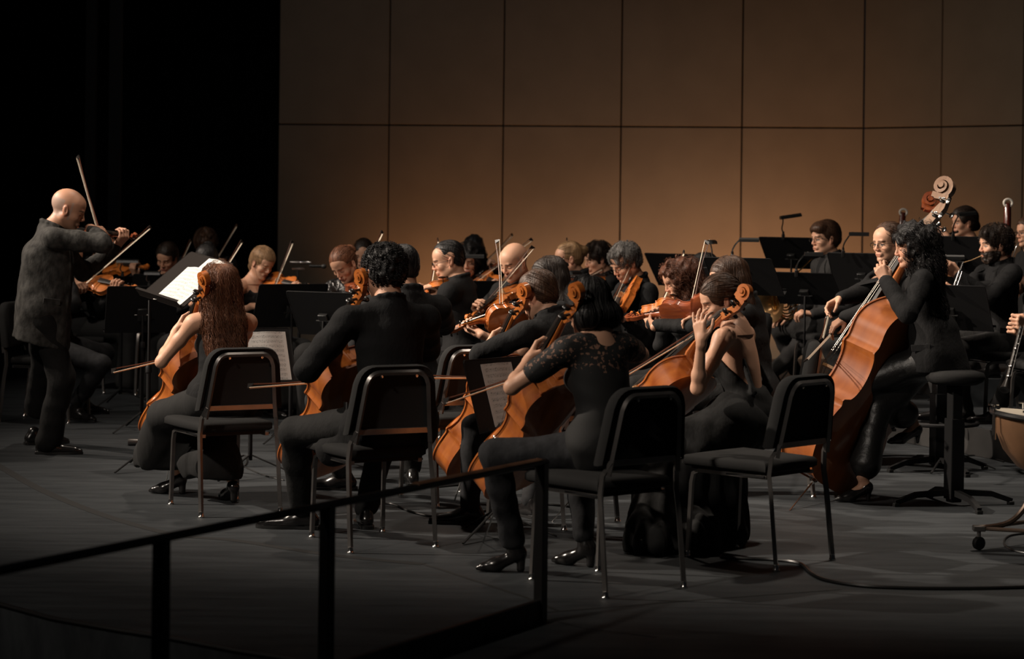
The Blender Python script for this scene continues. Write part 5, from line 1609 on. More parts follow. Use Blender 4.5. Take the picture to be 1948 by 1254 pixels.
player('v6', 'woman in black crushed velvet looking down at her violin', (655, 503), 15.8, -110, (-122, 36, -8), lean=8, inst=('violin', W_RED, (702, 556), False, (-.1, -.4, .9)), ilabel='dark violin under the chin of the woman in velvet', bowd=((729, 442), .62, True), blabel='long bow slanting before the woman in crushed velvet',
       hair='bun', hairc='auburn', female=True, skin='fair', top='blouse', topm=K_VELVET, bottom='skirt', chair_label='chair of the woman in velvet')
player('v7', 'woman with smooth dark hair behind the one in velvet', (691, 484), 18.6, -98, (-100, 16, 0), inst=('violin', W_RED, (742, 533), False, (0, -.5, .9)), ilabel='violin of the smooth dark haired woman at the back', bowd=((744, 470), .6, True), blabel='thin bow beside the smooth dark haired woman',
       hair='lowbun', hairc='dark', female=True, skin='fair', eyes='open', top='blouse', bottom='skirt', chair_label='chair of the smooth dark haired woman')

# ---- second violins and violas, centre
player('v8', 'man in black suit and rectangular glasses turned left with a violin', (853, 496), 15.0, 165, (188, 14, 0), lean=4, inst=('violin', W_ORANGE, (772, 566), True, (.1, -.1, 1), (.030, .075, -.130)), ilabel='orange violin under the chin of the man in rectangular glasses', bowd=((834, 458), .75, True), blabel='upright bow before the face of the man in rectangular glasses',
       hair='short', hairc='black', glasses=True, skin='fair', stubble=.25, chair_label='chair of the man in rectangular glasses')
player('v9', 'woman with bushy black hair, face under a stand lamp', (893, 497), 17.6, -105, (-105, 12, -4), inst=('violin', W_ORANGE, (962, 543), False, (-.1, -.9, .5)), ilabel='orange violin facing out right of the black lamp', bowd=((1014, 457), .72, True), blabel='bow passing behind the bald head toward upper right',
       hair='curlybob', hairc='black', female=True, skin='mid', top='blouse', bottom='skirt', chair_label='chair of the woman under the stand lamp', detail=.9)
player('v10', 'dark haired player directly behind the bushy black hair', (902, 478), 19.8, -100, (-95, 25, 0), inst=('violin', W_RED, (945, 505), False, (0, -.5, .9)), ilabel='violin in the back row between two dark heads', bowd=((976, 448), .7, True), blabel='shorter bow left of the bald head',
       hair='wavy', hairc='black', top='jacket', chair_label='chair in the back row behind the stand lamp', detail=.7)
player('v11', 'bald man with shaved sides looking down, bowing near the centre', (978, 499), 15.2, 222, (226, 22, 0), lean=6, inst=('violin', W_AMBER, (886, 606), False, (-.3, -.25, .9), (.050, .055, -.140)), ilabel='amber violin below the chin of the bald man at centre', bowd=((1023, 464), .52, False), blabel='thick pale bow slanting across the bald man at centre',
       hair='shaved', skin='fair', stubble=.3, chair_label='chair of the bald man at centre', beard=None)
player('v12', 'woman with straight dark hair playing a large viola at centre', (1046, 531), 13.0, 172, (178, 22, 0), lean=4, inst=('viola', W_AMBER, (838, 631), False, (.05, .80, .55), (.060, .050, -.130)), ilabel='large orange viola at centre, dark back toward the camera', bowd=((950, 456), .86, True), blabel='bow standing upright at centre beside the bald face',
       hair='straight', hairc='dark', female=True, skin='fair', top='tee', botm=K_TROUS, poleL=Vector((.2, -.2, -1)), chair_label='chair of the woman with the large viola')
player('v13', 'fair haired woman with hair tied back, behind the straight dark hair', (1083, 493), 16.8, 185, (186, 14, 0), inst=('violin', W_RED, (1030, 562), False, (.1, .1, 1)), ilabel='red brown violin of the fair woman behind two black scoops', bowd=((1079, 457), .70, True), blabel='short bow over the forehead of the fair haired woman',
       hair='bun', hairc='blond', female=True, skin='fair', top='blouse', bottom='skirt', chair_label='chair of the fair haired woman', detail=.9)
player('v14', 'young man with wavy brown hair between two violinists', (1137, 493), 17.8, 195, (200, 14, 0), inst=('violin', W_ORANGE, (1092, 556), False, (-.2, -.5, .8)), ilabel='small bright violin under the young man with wavy hair', bowd=((1156, 508), .5, True), blabel='bow lying nearly flat under the young man with wavy hair',
       hair='wavy', hairc='dark', skin='fair', chair_label='chair of the young man with wavy hair', detail=.9)
player('v15', 'man with greying curls and thin glasses playing a lowered viola', (1190, 500), 15.4, 200, (212, 28, 0), lean=6, inst=('viola', W_ORANGE, (1166, 612), False, (-.85, -.1, .45), (.060, .060, -.140)), ilabel='orange viola pointing down toward the camera, right of centre', bowd=((1210, 482), .62, True), blabel='bow slanting before the man with greying curls',
       hair='wavy', hairc='grey', glasses=True, skin='mid', stubble=.35, chair_label='chair of the man with greying curls')
player('v16', 'woman with curly red brown hair playing viola in profile', (1292, 533), 13.9, 185, (192, 24, 0), lean=4, inst=('viola', W_ORANGE, (1200, 600), True, (.1, .35, .95), (.055, .060, -.140)), ilabel='upper viola held by the woman with curly red brown hair', bowd=((1302, 481), .74, True), blabel='left bow of the two raised before the curly haired woman',
       hair='longcurly', hairc='red', female=True, skin='mid', top='blouse', bottom='trousers', chair_label='chair of the woman with curly red brown hair')
player('v17', 'viola player with brown hair and a steel wristwatch, behind the backless dress', (1388, 533), 12.6, 175, (178, 22, 0), lean=9, inst=('viola', W_RED, (1190, 604), True, (.1, .9, .45), (.085, .045, -.130)), ilabel='lower viola with dark back, above the wristwatch', bowd=((1341, 457), .80, True), blabel='right bow of the two raised before the curly haired woman',
       hair='straight', hairc='brown', female=True, skin='mid', top='blouse', bottom='trousers', watch=-1, chair_label='chair of the viola player with the wristwatch')
player('v18', 'dark straight haired player under the small black lamp at right of centre', (1338, 516), 15.9, 185, (186, 22, 0), inst=('viola', W_RED, (1270, 570), True, (0, .3, .9)), ilabel='viola hidden behind the curly haired woman',
       hair='straight', hairc='black', female=True, top='blouse', bottom='trousers', chair_label='chair of the dark straight haired player at right', detail=.8)

# ---- cellos
c1, y1 = chair_px('front row chair at left, copper reflections on its back frame', (377, 987), (521, 968), (327.5, 960.6), (463, 957))
c2, y2 = chair_px('front row chair second from left, copper lit rear leg', (665.7, 1052.6), (827.8, 1041.4), (590.8, 1022), (730.5, 1014))
c3, y3 = chair_px('nearest front row chair, standing right of the rail post', (1143, 1138), (1300, 1118), (1007, 1103), (1150, 1090))
c4, y4 = chair_px('rightmost front row chair beside the double bass', (1479, 1086.6), (1579.8, 1066.6), (1305.5, 1058.7), (1403, 1043.5))
chair(-.32, 12.10, 118, 'chair behind the large suited back, grey hoop showing')
print('CH', c1, y1, c2, y2, c3, y3, c4, y4)
cellist('A', 'woman with long wavy auburn hair seen from behind, playing cello', (417, 549), 11.80, 112, (112, 14, 0), (333, 826), 12.40, (390, 518), (-.66, .68, .3), bowtip=(203, 713), frac=.42, ilabel='leftmost cello, its ribs lit below a bare elbow', blabel='bow of the leftmost cello, pointing left',
        hair='long', hairc='auburn', female=True, skin='fair', top='tank', bottom='skirt', botm=K_SKIRT, lean=4, poleL=Vector((-.65, -.3, -1)), poleR=Vector((.1, -.2, -1)), neckpos=.25, shoes='heel', ypos=.52,
        feet=feet_px((440, 955), (335, 940), 120, 175), kneepole=(Vector((-.3, 1, .6)), Vector((-1.3, .3, .7))), extra=dict(hem=.20, flare=.15, fold=.016, push=Vector((-.10, .02, 0))))
cellist('B', 'man with curly black hair and suit seen from behind, second cellist', (730, 521), 10.60, 118, (122, 8, 0), (600, 888), 11.20, (691, 512), (-.66, .68, .3), bowtip=(437, 742), frac=.42, ilabel='second cello from left, ribs lit above a trousered knee', blabel='bow of the second cello, crossing the leftmost chair back',
        hair='curly', hairc='black', skin='mid', top='jacket', lean=4, poleL=Vector((-.75, -.3, -1)), neckpos=.30, ypos=.50, feet=feet_px((695, 1003), (575, 1006), 100, 175), kneepole=(Vector((-.1, 1, .6)), Vector((-1.2, .2, .7))),
        tail=[((-.02, -.02, -.02), (-.28, .05, -.14), .12, .085)])
cellist('C', 'broad man in a black suit behind the curly haired cellist', (764, 512), 12.25, 118, (128, 10, 0), (675, 830), 12.95, (776, 502), (-.66, .68, .3), ilabel='cello showing only its scroll beside the dark heads', bowtip=(560, 700), frac=.5, blabel='bow of the cello hidden behind the suited backs',
        hair='short', hairc='black', skin='tan', top='jacket', lean=5, feet=feet_px((783, 922), (650, 932), 100, 175), kneepole=(Vector((-.1, 1, .6)), Vector((-1.2, .2, .7))))
cellist('D', 'man with short brown hair and black shirt playing cello', (1024, 563), 11.35, 140, (152, 22, 0), (886, 888), 11.90, (1001, 539), (-.66, .68, .3), bowtip=(812, 720), frac=.36, ilabel='third cello from left, beside a grey sheet of music', blabel='upper of two bows crossing the second and third chairs',
        hair='short', hairc='brown', skin='fair', top='shirt', lean=14, poleL=Vector((-1, -.3, -.5)), neckpos=.25, botm=K_JEAN, ypos=.60, feet=feet_px((1010, 985), (893, 997), 120, 180), kneepole=(Vector((-.1, 1, .6)), Vector((-1.4, -.1, .7))))
r_ = chair(.20, 11.32, 140, 'chair of the cellist in the black shirt')
cellist('E', 'woman in a black lace top and dark jeans, nearest cellist', (1116, 583), 9.72, 128, (134, 16, 0), (962, 916), 10.30, (1102, 539), (-.66, .68, .3), bowtip=(803, 785), frac=.42, ilabel='cello of the woman in lace, nearest the camera', blabel='lower of two bows, passing the grey sheet of music',
        hair='bob', hairc='black', female=True, skin='fair', top='lace', lean=10, tyaw=122, botm=K_JEAN, poleL=Vector((-.9, -.35, -.75)), neckpos=.12, ypos=.60, shoes='heelboot', feet=feet_px((1110, 1078), (975, 1088), 150, 182), kneepole=(Vector((-.4, 1, .6)), Vector((-1.3, -.1, .8))))
cellist('F', 'woman in a backless black dress, left hand raised by her mouth', (1371, 572), 10.80, 140, (192, 20, 0), (1145, 880), 11.10, (1427, 543), (-.60, .62, .5), bowtip=(1110, 765), frac=.40, ilabel='cello of the woman in the backless dress, scroll behind her ear', blabel='bow of the woman in the backless dress',
        hair='lowbun', hairc='brown', female=True, skin='fair', top='halter', bottom='gown', lean=10, tyaw=150, shoes='heel', neckpos=.5, ypos=.58,
        handL=H(P(1334, 648, 10.45), (-.10, .1, 1), (.6, .7, .1), curl=[(30, 30, 16), (22, 30, 20), (14, 22, 14), (4, 10, 6)], thumb='out', spread=9), poleL=Vector((-.6, -.5, -1)),
        handR=H(P(1262, 700, 10.90), (-.7, .15, -.5), (-.2, .3, -1), curl=[(30, 36, 20), (34, 38, 22), (36, 38, 22), (36, 34, 20)], thumb='grip'), 
        feet=feet_px((1330, 1050), (1255, 1050), 140, 160), kneepole=(Vector((-.5, 1, .6)), Vector((-1.2, .1, .8))), extra=dict(hem=.05, flare=.13, fold=.015, ff=(10, 10, .6), push=Vector((-.04, -.02, 0)), drape=[(P(1392, 800, 10.68), P(1300, 900, 10.50), .125, .115), (P(1300, 900, 10.50), P(1240, 1035, 10.42), .105, .115), (P(1392, 800, 10.68), P(1355, 895, 10.62), .13, .11), (P(1355, 895, 10.62), P(1340, 1030, 10.60), .10, .12), (P(1345, 850, 10.6), P(1285, 1035, 10.5), .11, .12)]))

# ---- double basses on stools
r23 = cellist('bass1', 'woman with long black curls and black jacket playing double bass', (1737, 470), 12.25, 168, (184, 8, 0), (1550, 912), 12.30, (1806, 336), (-.80, .42, -.40), kind='bass', wood_m=W_BASS, neck_m=W_NECK, head_m=W_SCROLL, ilabel='large double bass with pale scroll, leaning in front of the curly haired woman',
        pin=Fl(1502, 972), hair='longcurly', hairc='black', female=True, skin='mid', top='jacket', topm=K_SUIT, hipz=.80, lean=6, sfar=True,
        handL=H(P(1686, 536, 12.05), (-.35, .25, .8), (.3, .8, .1), curl=[(40, 55, 30), (42, 58, 32), (40, 55, 30), (34, 48, 26)], thumb='in'), poleL=Vector((-.1, -.9, -.9)),
        handR=H(P(1592, 612, 12.75), (-.75, .0, -.55), (-.3, .2, -.9), curl=[(26, 34, 20), (30, 36, 22), (34, 38, 22), (34, 36, 20)], thumb='grip'), poleR=Vector((.1, .6, -1)),
        feet=(Fl(1640, 955), Fl(1735, 845, .30), (190, 200)), kneepole=(Vector((-1, .3, .6)), Vector((-1, -.4, .6))), shoes='stiletto', botm=M_LEATHER, extra=dict(flare=.012, hemt=.80, hemcut=-.075), tail=[((.01, -.02, .12), (.05, -.05, -.08), .135, .150), ((-.02, -.08, .05), (-.02, -.10, -.12), .09, .10)])
cellist('bass2', 'older man with round glasses bowing a double bass, behind the black curls', (1690, 462), 14.0, 185, (214, 6, 0), (1640, 850), 14.0, (1775, 366), (-.86, -.2, -.4), kind='bass', wood_m=W_RED, ilabel='second double bass, only its dark scroll showing behind the first',
        hair='short', hairc='brown', skin='fair', glasses=True, eyes='open', stubble=.3, hipz=.78, lean=5, top='jacket', sfar=True,
        handR=H(P(1560, 590, 13.6), (-.75, -.2, -.5), (-.3, -.5, -.7), curl=[(30, 34, 20), (34, 36, 22), (36, 38, 22), (36, 36, 20)], thumb='grip'), poleR=Vector((.3, -.2, -1)),
        handL=H(P(1722, 470, 14.1), (-.2, -.1, .9), (.7, .2, 0), curl=(45, 55, 30), thumb='in'), feet=(Vector((2.2, 14.1, .25)), Vector((2.3, 13.6, .25)), (185, 185)))

f_ = P(1577, 638, 12.68); bow(f_, ray_at(f_, 1530, 688, .72, False), (.75, 0, .5), 'bass bow pointing at the camera beside the pale strings', 'bass')
f_ = P(1571, 604, 13.48); bow(f_, ray_at(f_, 1560, 648, .72, False), (.75, 0, .5), 'second bass bow, tip showing between the two right hands', 'bass')

# ---- winds on the risers
hornist = player('horn', 'young man with glasses and grey suit seated behind a french horn', (1570, 454), 16.6, 195, (203, 4, 0), lean=0, floorz=.20, hair='bowl', hairc='brown', glasses=True, skin='fair', eyes='open', topm=K_GREY, botm=K_GREY,
       handR=H(P(1508, 600, 16.9), (-1, .1, -.3), (0, -.3, -1), curl=(20, 25, 15)), handL=H(P(1548, 598, 16.3), (-1, .1, .1), (0, .3, -.9), curl=(40, 50, 30)), feet=feet_px((1512, 742), (1470, 742), 190, 200, .2), shoes='sneaker', chair_label='chair of the horn player on the riser')
player('oboe', 'bearded man in a dark jacket playing oboe at right', (1893, 466), 14.9, 200, (194, 4, 0), lean=-2, floorz=.20, hair='wavy', hairc='dark', beard=(.030, .018, .012), skin='fair', eyes='open', topm=K_SUIT, botm=K_GREY,
       handL=H(P(1822, 522, 14.6), (-.5, -.2, .3), (-.2, .9, .2), curl=[(30, 50, 30)] * 4), handR=H(P(1815, 568, 14.55), (-.5, -.2, .3), (-.2, .9, .2), curl=[(30, 50, 30)] * 4), feet=feet_px((1790, 800), (1835, 805), 195, 205, .2), chair_label='padded chair of the bearded oboist')
player('flute', 'woman with dark pinned hair behind a stand, upper riser at right', (1834, 424), 16.8, 190, (198, 2, 0), lean=0, floorz=.40, hair='lowbun', hairc='dark', female=True, skin='mid', eyes='open', top='tee', bottom='trousers',
       handL=H(P(1803, 452, 16.5), (-.5, .2, .4), (.2, .8, -.2), curl=[(40, 50, 30)] * 4), handR=H(P(1785, 470, 16.9), (-.5, .2, .4), (.2, .5, -.6), curl=[(40, 50, 30)] * 4), chair_label='chair on the upper riser behind the dark stand', detail=.9)
player('bassoon', 'bassoonist in a black top cut off by the right edge', (1958, 442), 16.3, 195, (195, 4, 0), lean=0, floorz=.40, hair='short', hairc='brown', skin='mid', glasses=True, eyes='open', top='tee', bottom='trousers',
       handL=H(P(1922, 520, 16.1), (-.7, -.2, .2), (0, 1, 0), curl=[(40, 50, 30)] * 4), handR=H(P(1930, 594, 16.1), (-.8, -.2, .1), (0, 1, 0), curl=[(40, 50, 30)] * 4), chair_label='chair of the bassoonist at the right edge', detail=.9)
player('clar', 'clarinettist in black seated at the right edge, only hands and knees showing', (1996, 462), 13.8, 195, (195, 6, 0), lean=0, floorz=.20, hair='short', hairc='dark', skin='fair', top='jacket',
       handL=H(P(1962, 618, 13.42), (-.8, -.3, .15), (-.2, .9, 0), curl=[(55, 70, 40), (60, 70, 40), (58, 68, 40), (50, 60, 40)]), handR=H(P(1948, 664, 13.30), (-.8, -.3, .1), (-.2, .9, 0), curl=[(55, 70, 40), (60, 70, 40), (58, 68, 40), (50, 60, 40)]), feet=feet_px((1893, 806), (1985, 815), 185, 195, .2), chair_label='chair of the clarinettist at the right edge')

# ------------------------------------------------------------------ stands, lamps and scores
G1 = 'music stands'
s1 = music_stand(P(414, 505, 13.15), 207, 'wide tilted stand carrying the white score at left', foot=(P(283, 700, 13.3).x, 13.3), m=mat('brown_black_desk', (0.007, 0.005, 0.004), rough=0.8, spec=0.1), corners=(P(266, 562, 13.35), P(345, 588, 12.9), P(447, 503, 13.05)))
sheet(s1, 'white printed score lying open on the wide tilted stand', dx=.115, w=.24, h=.40, group=None, dz=.006)
sheet(s1, 'second white page of the score on the wide tilted stand', dx=.02, w=.22, h=.30, rot=5, group=None, dz=.012)
s2 = music_stand(P(272, 545, 15.5), 112, 'black stand directly left of the wide tilted stand', tilt=76, w=.50, h=.34)
s2b = music_stand(P(236, 527, 17.3), 160, 'black stand with a chrome lamp behind the half hidden violinist', tilt=70)
s2c = music_stand(P(316, 522, 17.0), 100, 'black stand before the woman with pinned hair', tilt=70)
s3 = music_stand(P(560, 541, 14.9), 118, 'black stand in front of the young woman in the tank top', tilt=64)
s4 = music_stand(P(606, 556, 14.2), 62, 'black stand in front of the woman in velvet, pivot showing', tilt=60)
s5 = music_stand(P(932, 535, 16.5), 100, 'black stand under the lamp at centre', tilt=70)
s6 = music_stand(P(1274, 483, 17.4), 50, 'black stand leaning behind the curly red brown hair', tilt=52, floorz=.0)
s7 = music_stand(P(1402, 491, 14.7), 58, 'black stand with a silver lamp behind the backless dress', tilt=50)
s8 = music_stand(P(1497, 452, 17.6), 58, 'black stand with a tall dark lamp, left of the horn player', tilt=50, floorz=.2)
s9 = music_stand(P(1520, 519, 15.6), 58, 'black stand in front of the french horn player', tilt=45)
s10 = music_stand(P(1634, 482, 16.0), 58, 'black stand with a lamp right of the horn player', tilt=60, floorz=.0)
s11 = music_stand(P(1815, 450, 16.0), 58, 'black stand before the woman on the upper riser', tilt=56, floorz=.2)
s12 = music_stand(P(1800, 543, 13.7), 58, 'black stand before the bearded oboist', tilt=60, floorz=.0)
sA = music_stand(P(474, 625, 13.0), -64, 'low stand with a white page right of the long auburn hair', tilt=66, h=.36)
sheet(sA, 'white page of music on the low stand by the auburn hair', dx=.10, w=.24, h=.33, group=None)
sheet(sA, 'left page on the low stand, mostly hidden by the auburn hair', dx=-.13, w=.22, h=.32, group=None)
sD = music_stand(P(940, 682, 10.75), -38, 'low stand with a grey page between two cellists', tilt=72, w=.48, h=.36)
sheet(sD, 'grey shaded page of music between the two cellists', dx=.0, w=.24, h=.33, group=None)
sC = music_stand(P(690, 655, 13.6), -62, 'stand hidden behind the large suited back', tilt=66)

stand_lamp(P(1490, 450, 17.6), P(1504, 412, 17.5), 8, 'dark lamp at the top of the stand left of the horn player', hw=.085, metal=False, pitch=-9)
stand_lamp(P(1393, 490, 14.7), P(1425, 457, 14.6), -4, 'silver necked lamp above the backless dress', hw=.065)
stand_lamp(P(1515, 519, 15.6), P(1548, 484, 15.5), -4, 'silver necked lamp in front of the french horn player', hw=.065)
stand_lamp(P(1604, 482, 16.0), P(1634, 446, 15.9), -3, 'black arched lamp right of the horn player', hw=.07, metal=False)
stand_lamp(P(1813, 450, 16.0), P(1839, 407, 15.8), 10, 'black arched lamp before the woman on the upper riser', hw=.065, metal=False, pitch=-6)
stand_lamp(P(1790, 541, 13.7), P(1812, 490, 13.7), 0, 'short lamp just left of the oboe', hw=.07)
stand_lamp(P(884, 535, 16.5), P(895, 488, 16.3), 0, 'black box lamp covering the eyes of the bushy haired woman', hw=.10)
stand_lamp(P(1359, 508, 15.2), P(1353, 461, 15.2), 70, 'small black lamp on a thin neck above the curly red brown hair', hw=.06)
stand_lamp(P(1066, 535, 15.9), P(1069, 503, 15.8), 60, 'left black scoop lamp before the fair haired woman', hw=.05)
stand_lamp(P(1082, 548, 15.6), P(1092, 519, 15.5), 50, 'right black scoop lamp before the fair haired woman', hw=.05)
stand_lamp(P(233, 526, 17.3), P(243, 497, 17.2), 0, 'lamp on the stand below the raised left hand', hw=.085)
stand_lamp(P(284, 545, 16.9), P(290, 520, 16.9), 0, 'hooked chrome lamp left of the woman with pinned hair', hw=.06)
s13 = music_stand(P(1074, 538, 15.9), 55, 'black stand under the two scoop lamps', tilt=60)
s14 = music_stand(P(1362, 510, 15.3), 58, 'black stand behind the viola player with the wristwatch', tilt=60)

def thing_tube(name, label, cat, pts, r, m, group=None, n=10, extra=None):
    o = MB().tube(pts, r, n=n)
    return tag(o.build(name, m), label, cat, group)
# recording microphones on a tall stand
b0 = Fl(567, 780); mroot = empty('microphone_stand', 'black microphone stand rising behind the black stands at left', 'microphone stand', loc=b0)
top = P(567, 512, b0.y); iv = -b0
mb = MB(); mb.tube([Vector((0, 0, .02)), Vector((0, 0, top.z * .55))], .013, n=10); mb.tube([Vector((0, 0, top.z * .5)), top + iv], .008, n=8); mb.build('column', M_STAND, mroot)
for k in range(3):
    a = R(20 + 120 * k); d = Vector((math.cos(a), math.sin(a), 0))
    mb = MB(); mb.tube([Vector((0, 0, .12)), d * .30 + Vector((0, 0, .008))], .008, n=6); mb.build('leg', M_STAND, mroot)
mb = MB(); mb.box(top + iv, (.05, .008, .010), bev=.003); mb.build('mount_bar', M_STEEL, mroot)
for k, (pa, pb, lb) in enumerate((((551, 499), (592, 500), 'silver microphone barrel pointing left'), ((588, 506), (616, 507), 'black foam tipped microphone pointing right'))):
    a = P(*pa, b0.y - .02 * k); b_ = P(*pb, b0.y - .02 * k); d = (b_ - a)
    mo = empty('microphone', lb + ' above the black stands', 'microphone', 'pair of microphones', loc=a)
    mb = MB(); mb.lathe([(0, 0), (.009, .002), (.011, .01), (.011, d.length - .02), (.009, d.length), (0, d.length + .001)], 14, (0, 0, 0), d); mb.build('barrel', M_CHROME if k == 0 else M_BLACKP, mo)
    if k: mb = MB(); mb.ball(d, (.022, .018, .018), 12); mb.build('foam_tip', M_RISER, mo)
    else: mb = MB(); mb.lathe([(.0115, d.length * .5), (.0125, d.length * .52), (.0125, d.length * .9), (.0115, d.length * .92)], 14, (0, 0, 0), d); mb.build('grille', M_STEEL, mo)

# french horn: coiled tubing and a flared bell
hc = P(1492, 574, 16.55); horn = empty('french_horn', 'brass french horn with dark bell on the knees of the man in grey', 'horn', loc=hc)
mb = MB(); bf = Vector((-.25, -.95, -.1)).normalized()
bc = P(1464, 577, 16.55) - hc
prof = [(.008, -.30), (.012, -.22), (.022, -.14), (.040, -.08), (.070, -.035), (.105, -.010), (.150, .004), (.152, .007), (.104, -.004), (.070, -.028), (.040, -.07), (.020, -.14)]
mb.lathe(prof, 36, bc, Vector((-.75, -.62, -.05))); mb.build('bell', mat('horn_bell_dark', (.20, .12, .055), rough=.3, metal=.9), horn)
f1, l1, u1 = Vector((.35, .1, -.93)).normalized(), None, None
rotH = Matrix.Rotation(R(-18), 3, 'Y')
for k, (ra, rb, off, rr) in enumerate(((.135, .125, 0, .009), (.115, .105, .02, .0075), (.095, .085, -.02, .0065), (.075, .062, .03, .006), (.05, .04, -.01, .006))):
    mb = MB(); pts = [rotH @ Vector((math.cos(t) * ra * .62, off + .012 * math.sin(2 * t), math.sin(t) * rb * 1.1)) for t in [6.2832 * q / 26 for q in range(26)]]
    mb.tube(pts, rr, n=8, closed=True); mb.build('tubing', M_GOLD, horn)
for k in range(4):
    mb = MB(); mb.lathe([(0, -.02), (.013, -.018), (.013, .03), (.010, .034), (0, .035)], 12, rotH @ Vector((.03, -.05, -.06 + .035 * k)), (.6, -.8, 0)); mb.build('valve', M_STEEL, horn)
    mb = MB(); mb.tube([rotH @ Vector((.05, -.04, -.07 + .035 * k)), rotH @ Vector((.10, -.05, -.05 + .035 * k))], .005, n=6); mb.build('lever', M_STEEL, horn)
mb = MB(); mb.tube([rotH @ Vector((.02, -.01, .15)), Vector((.10, .02, .22)), P(1545, 492, 16.35) - hc], .0055, n=8); mb.build('leadpipe', M_GOLD, horn)

def woodwind(name, label, a, b_, prof, keys, m, keym=M_STEEL, parts=(), bell=None):
    """tapered tube with raised key cups along it"""
    root = empty(name, label, name, loc=a); d = b_ - a; L_ = d.length; dn_ = d.normalized(); sx = dn_.orthogonal().normalized(); sy = dn_.cross(sx)
    cam_side = Vector((0, -1, 0)); cam_side = (cam_side - dn_ * cam_side.dot(dn_)).normalized(); sd = dn_.cross(cam_side)
    mb = MB(); mb.lathe([(r, t * L_) for r, t in prof], 18, (0, 0, 0), dn_); mb.build('bore', m, root)
    rng = random.Random(3)
    for t in keys:
        p = dn_ * t * L_; r = np.interp(t, [q[1] for q in prof], [q[0] for q in prof])
        mb = MB(); mb.lathe([(0, r), (.007, r + .001), (.0075, r + .005), (.0, r + .006)], 10, p, cam_side + sd * rng.uniform(-.7, .7)); mb.build('key', keym, root)
    for s_ in (-.6, .7):
        r = prof[len(prof) // 2][0] + .006
        mb = MB(); mb.tube([dn_ * L_ * .2 + (cam_side + sd * s_).normalized() * r, dn_ * L_ * .85 + (cam_side + sd * s_).normalized() * (r + .001)], .0022, n=5); mb.build('key_rod', keym, root)
    return root, dn_, L_
o, d, L_ = woodwind('oboe', 'black oboe at the lips of the bearded man', P(1832, 500, 14.58), P(1800, 590, 14.35), [(0, 0), (.008, 0), (.009, .1), (.011, .5), (.013, .85), (.022, 1), (.018, 1.0), (0, .99)], [.12, .2, .27, .34, .42, .5, .58, .66, .74, .82], M_EBONY)
q = P(1867, 487, 14.66) - P(1832, 500, 14.58); mb = MB(); mb.tube([Vector((0, 0, 0)), q * .45 + Vector((0, 0, -.004)), q], [.0035, .003, .004], n=8); tag(mb.build('reed', M_MAPLE, o), 'pale cane reed')
woodwind('clarinet', 'black clarinet with bright keys held at the right edge', P(1952, 585, 13.5), P(1911, 742, 13.05), [(0, 0), (.011, 0), (.0125, .1), (.0135, .5), (.014, .88), (.030, 1), (.026, 1.0), (0, .99)], [.1, .16, .22, .28, .34, .40, .46, .53, .6, .67, .74, .8, .86], M_EBONY)
o, d, L_ = woodwind('flute', 'silver flute at the mouth of the woman on the upper riser', P(1822, 441, 16.5), P(1745, 462, 16.95), [(0, 0), (.0095, 0), (.0095, 1), (0, 1)], [.25, .32, .39, .46, .53, .6, .67], M_STEEL)
for lb, pa, pb, Y_ in (('tall red brown bassoon with white ring at the right edge', (1917, 386), (1913, 640), 16.0), ('white ringed bassoon top rising behind the older man', (1718, 404), (1690, 700), 18.3)):
    a = P(*pa, Y_); b_ = P(*pb, Y_ + .05); root = empty('bassoon', lb, 'bassoon', 'bassoons', loc=a); d = (b_ - a); L_ = d.length; dn_ = d.normalized()
    mb = MB(); mb.lathe([(.0, .02), (.019, .0), (.026, .01), (.028, .30 * L_), (.032, .34 * L_), (.033, L_), (0, L_)], 20, (0, 0, 0), dn_); mb.build('long_joint', M_MAROON, root)
    mb = MB(); cd = Vector((0, -.9, .45)); mb.tube([(Vector((math.cos(t), 0, math.sin(t) * .9)) * .030 + Vector((0, -.012, 0))) for t in [6.2832 * q / 20 for q in range(20)]], .009, n=8, closed=True); mb.build('bell_ring', M_IVORY, root)
    for t in (.36, .52):
        mb = MB(); mb.lathe([(.034, -.012), (.036, -.01), (.036, .025), (.034, .027)], 20, dn_ * L_ * t, dn_); mb.build('metal_band', M_STEEL, root)
    for t in (.40, .44, .49, .56, .62, .7):
        mb = MB(); mb.lathe([(0, .032), (.011, .033), (.012, .040), (0, .042)], 12, dn_ * L_ * t, Vector((-.5, -.8, .1))); mb.build('key', M_STEEL, root)
    mb = MB(); mb.tube(catmull([dn_ * L_ * .45 + Vector((.03, -.02, 0)), dn_ * L_ * .33 + Vector((.07, -.02, .02)), dn_ * L_ * .28 + Vector((.14, 0, .0))], 5), .003, n=6); mb.build('crook', M_STEEL, root)

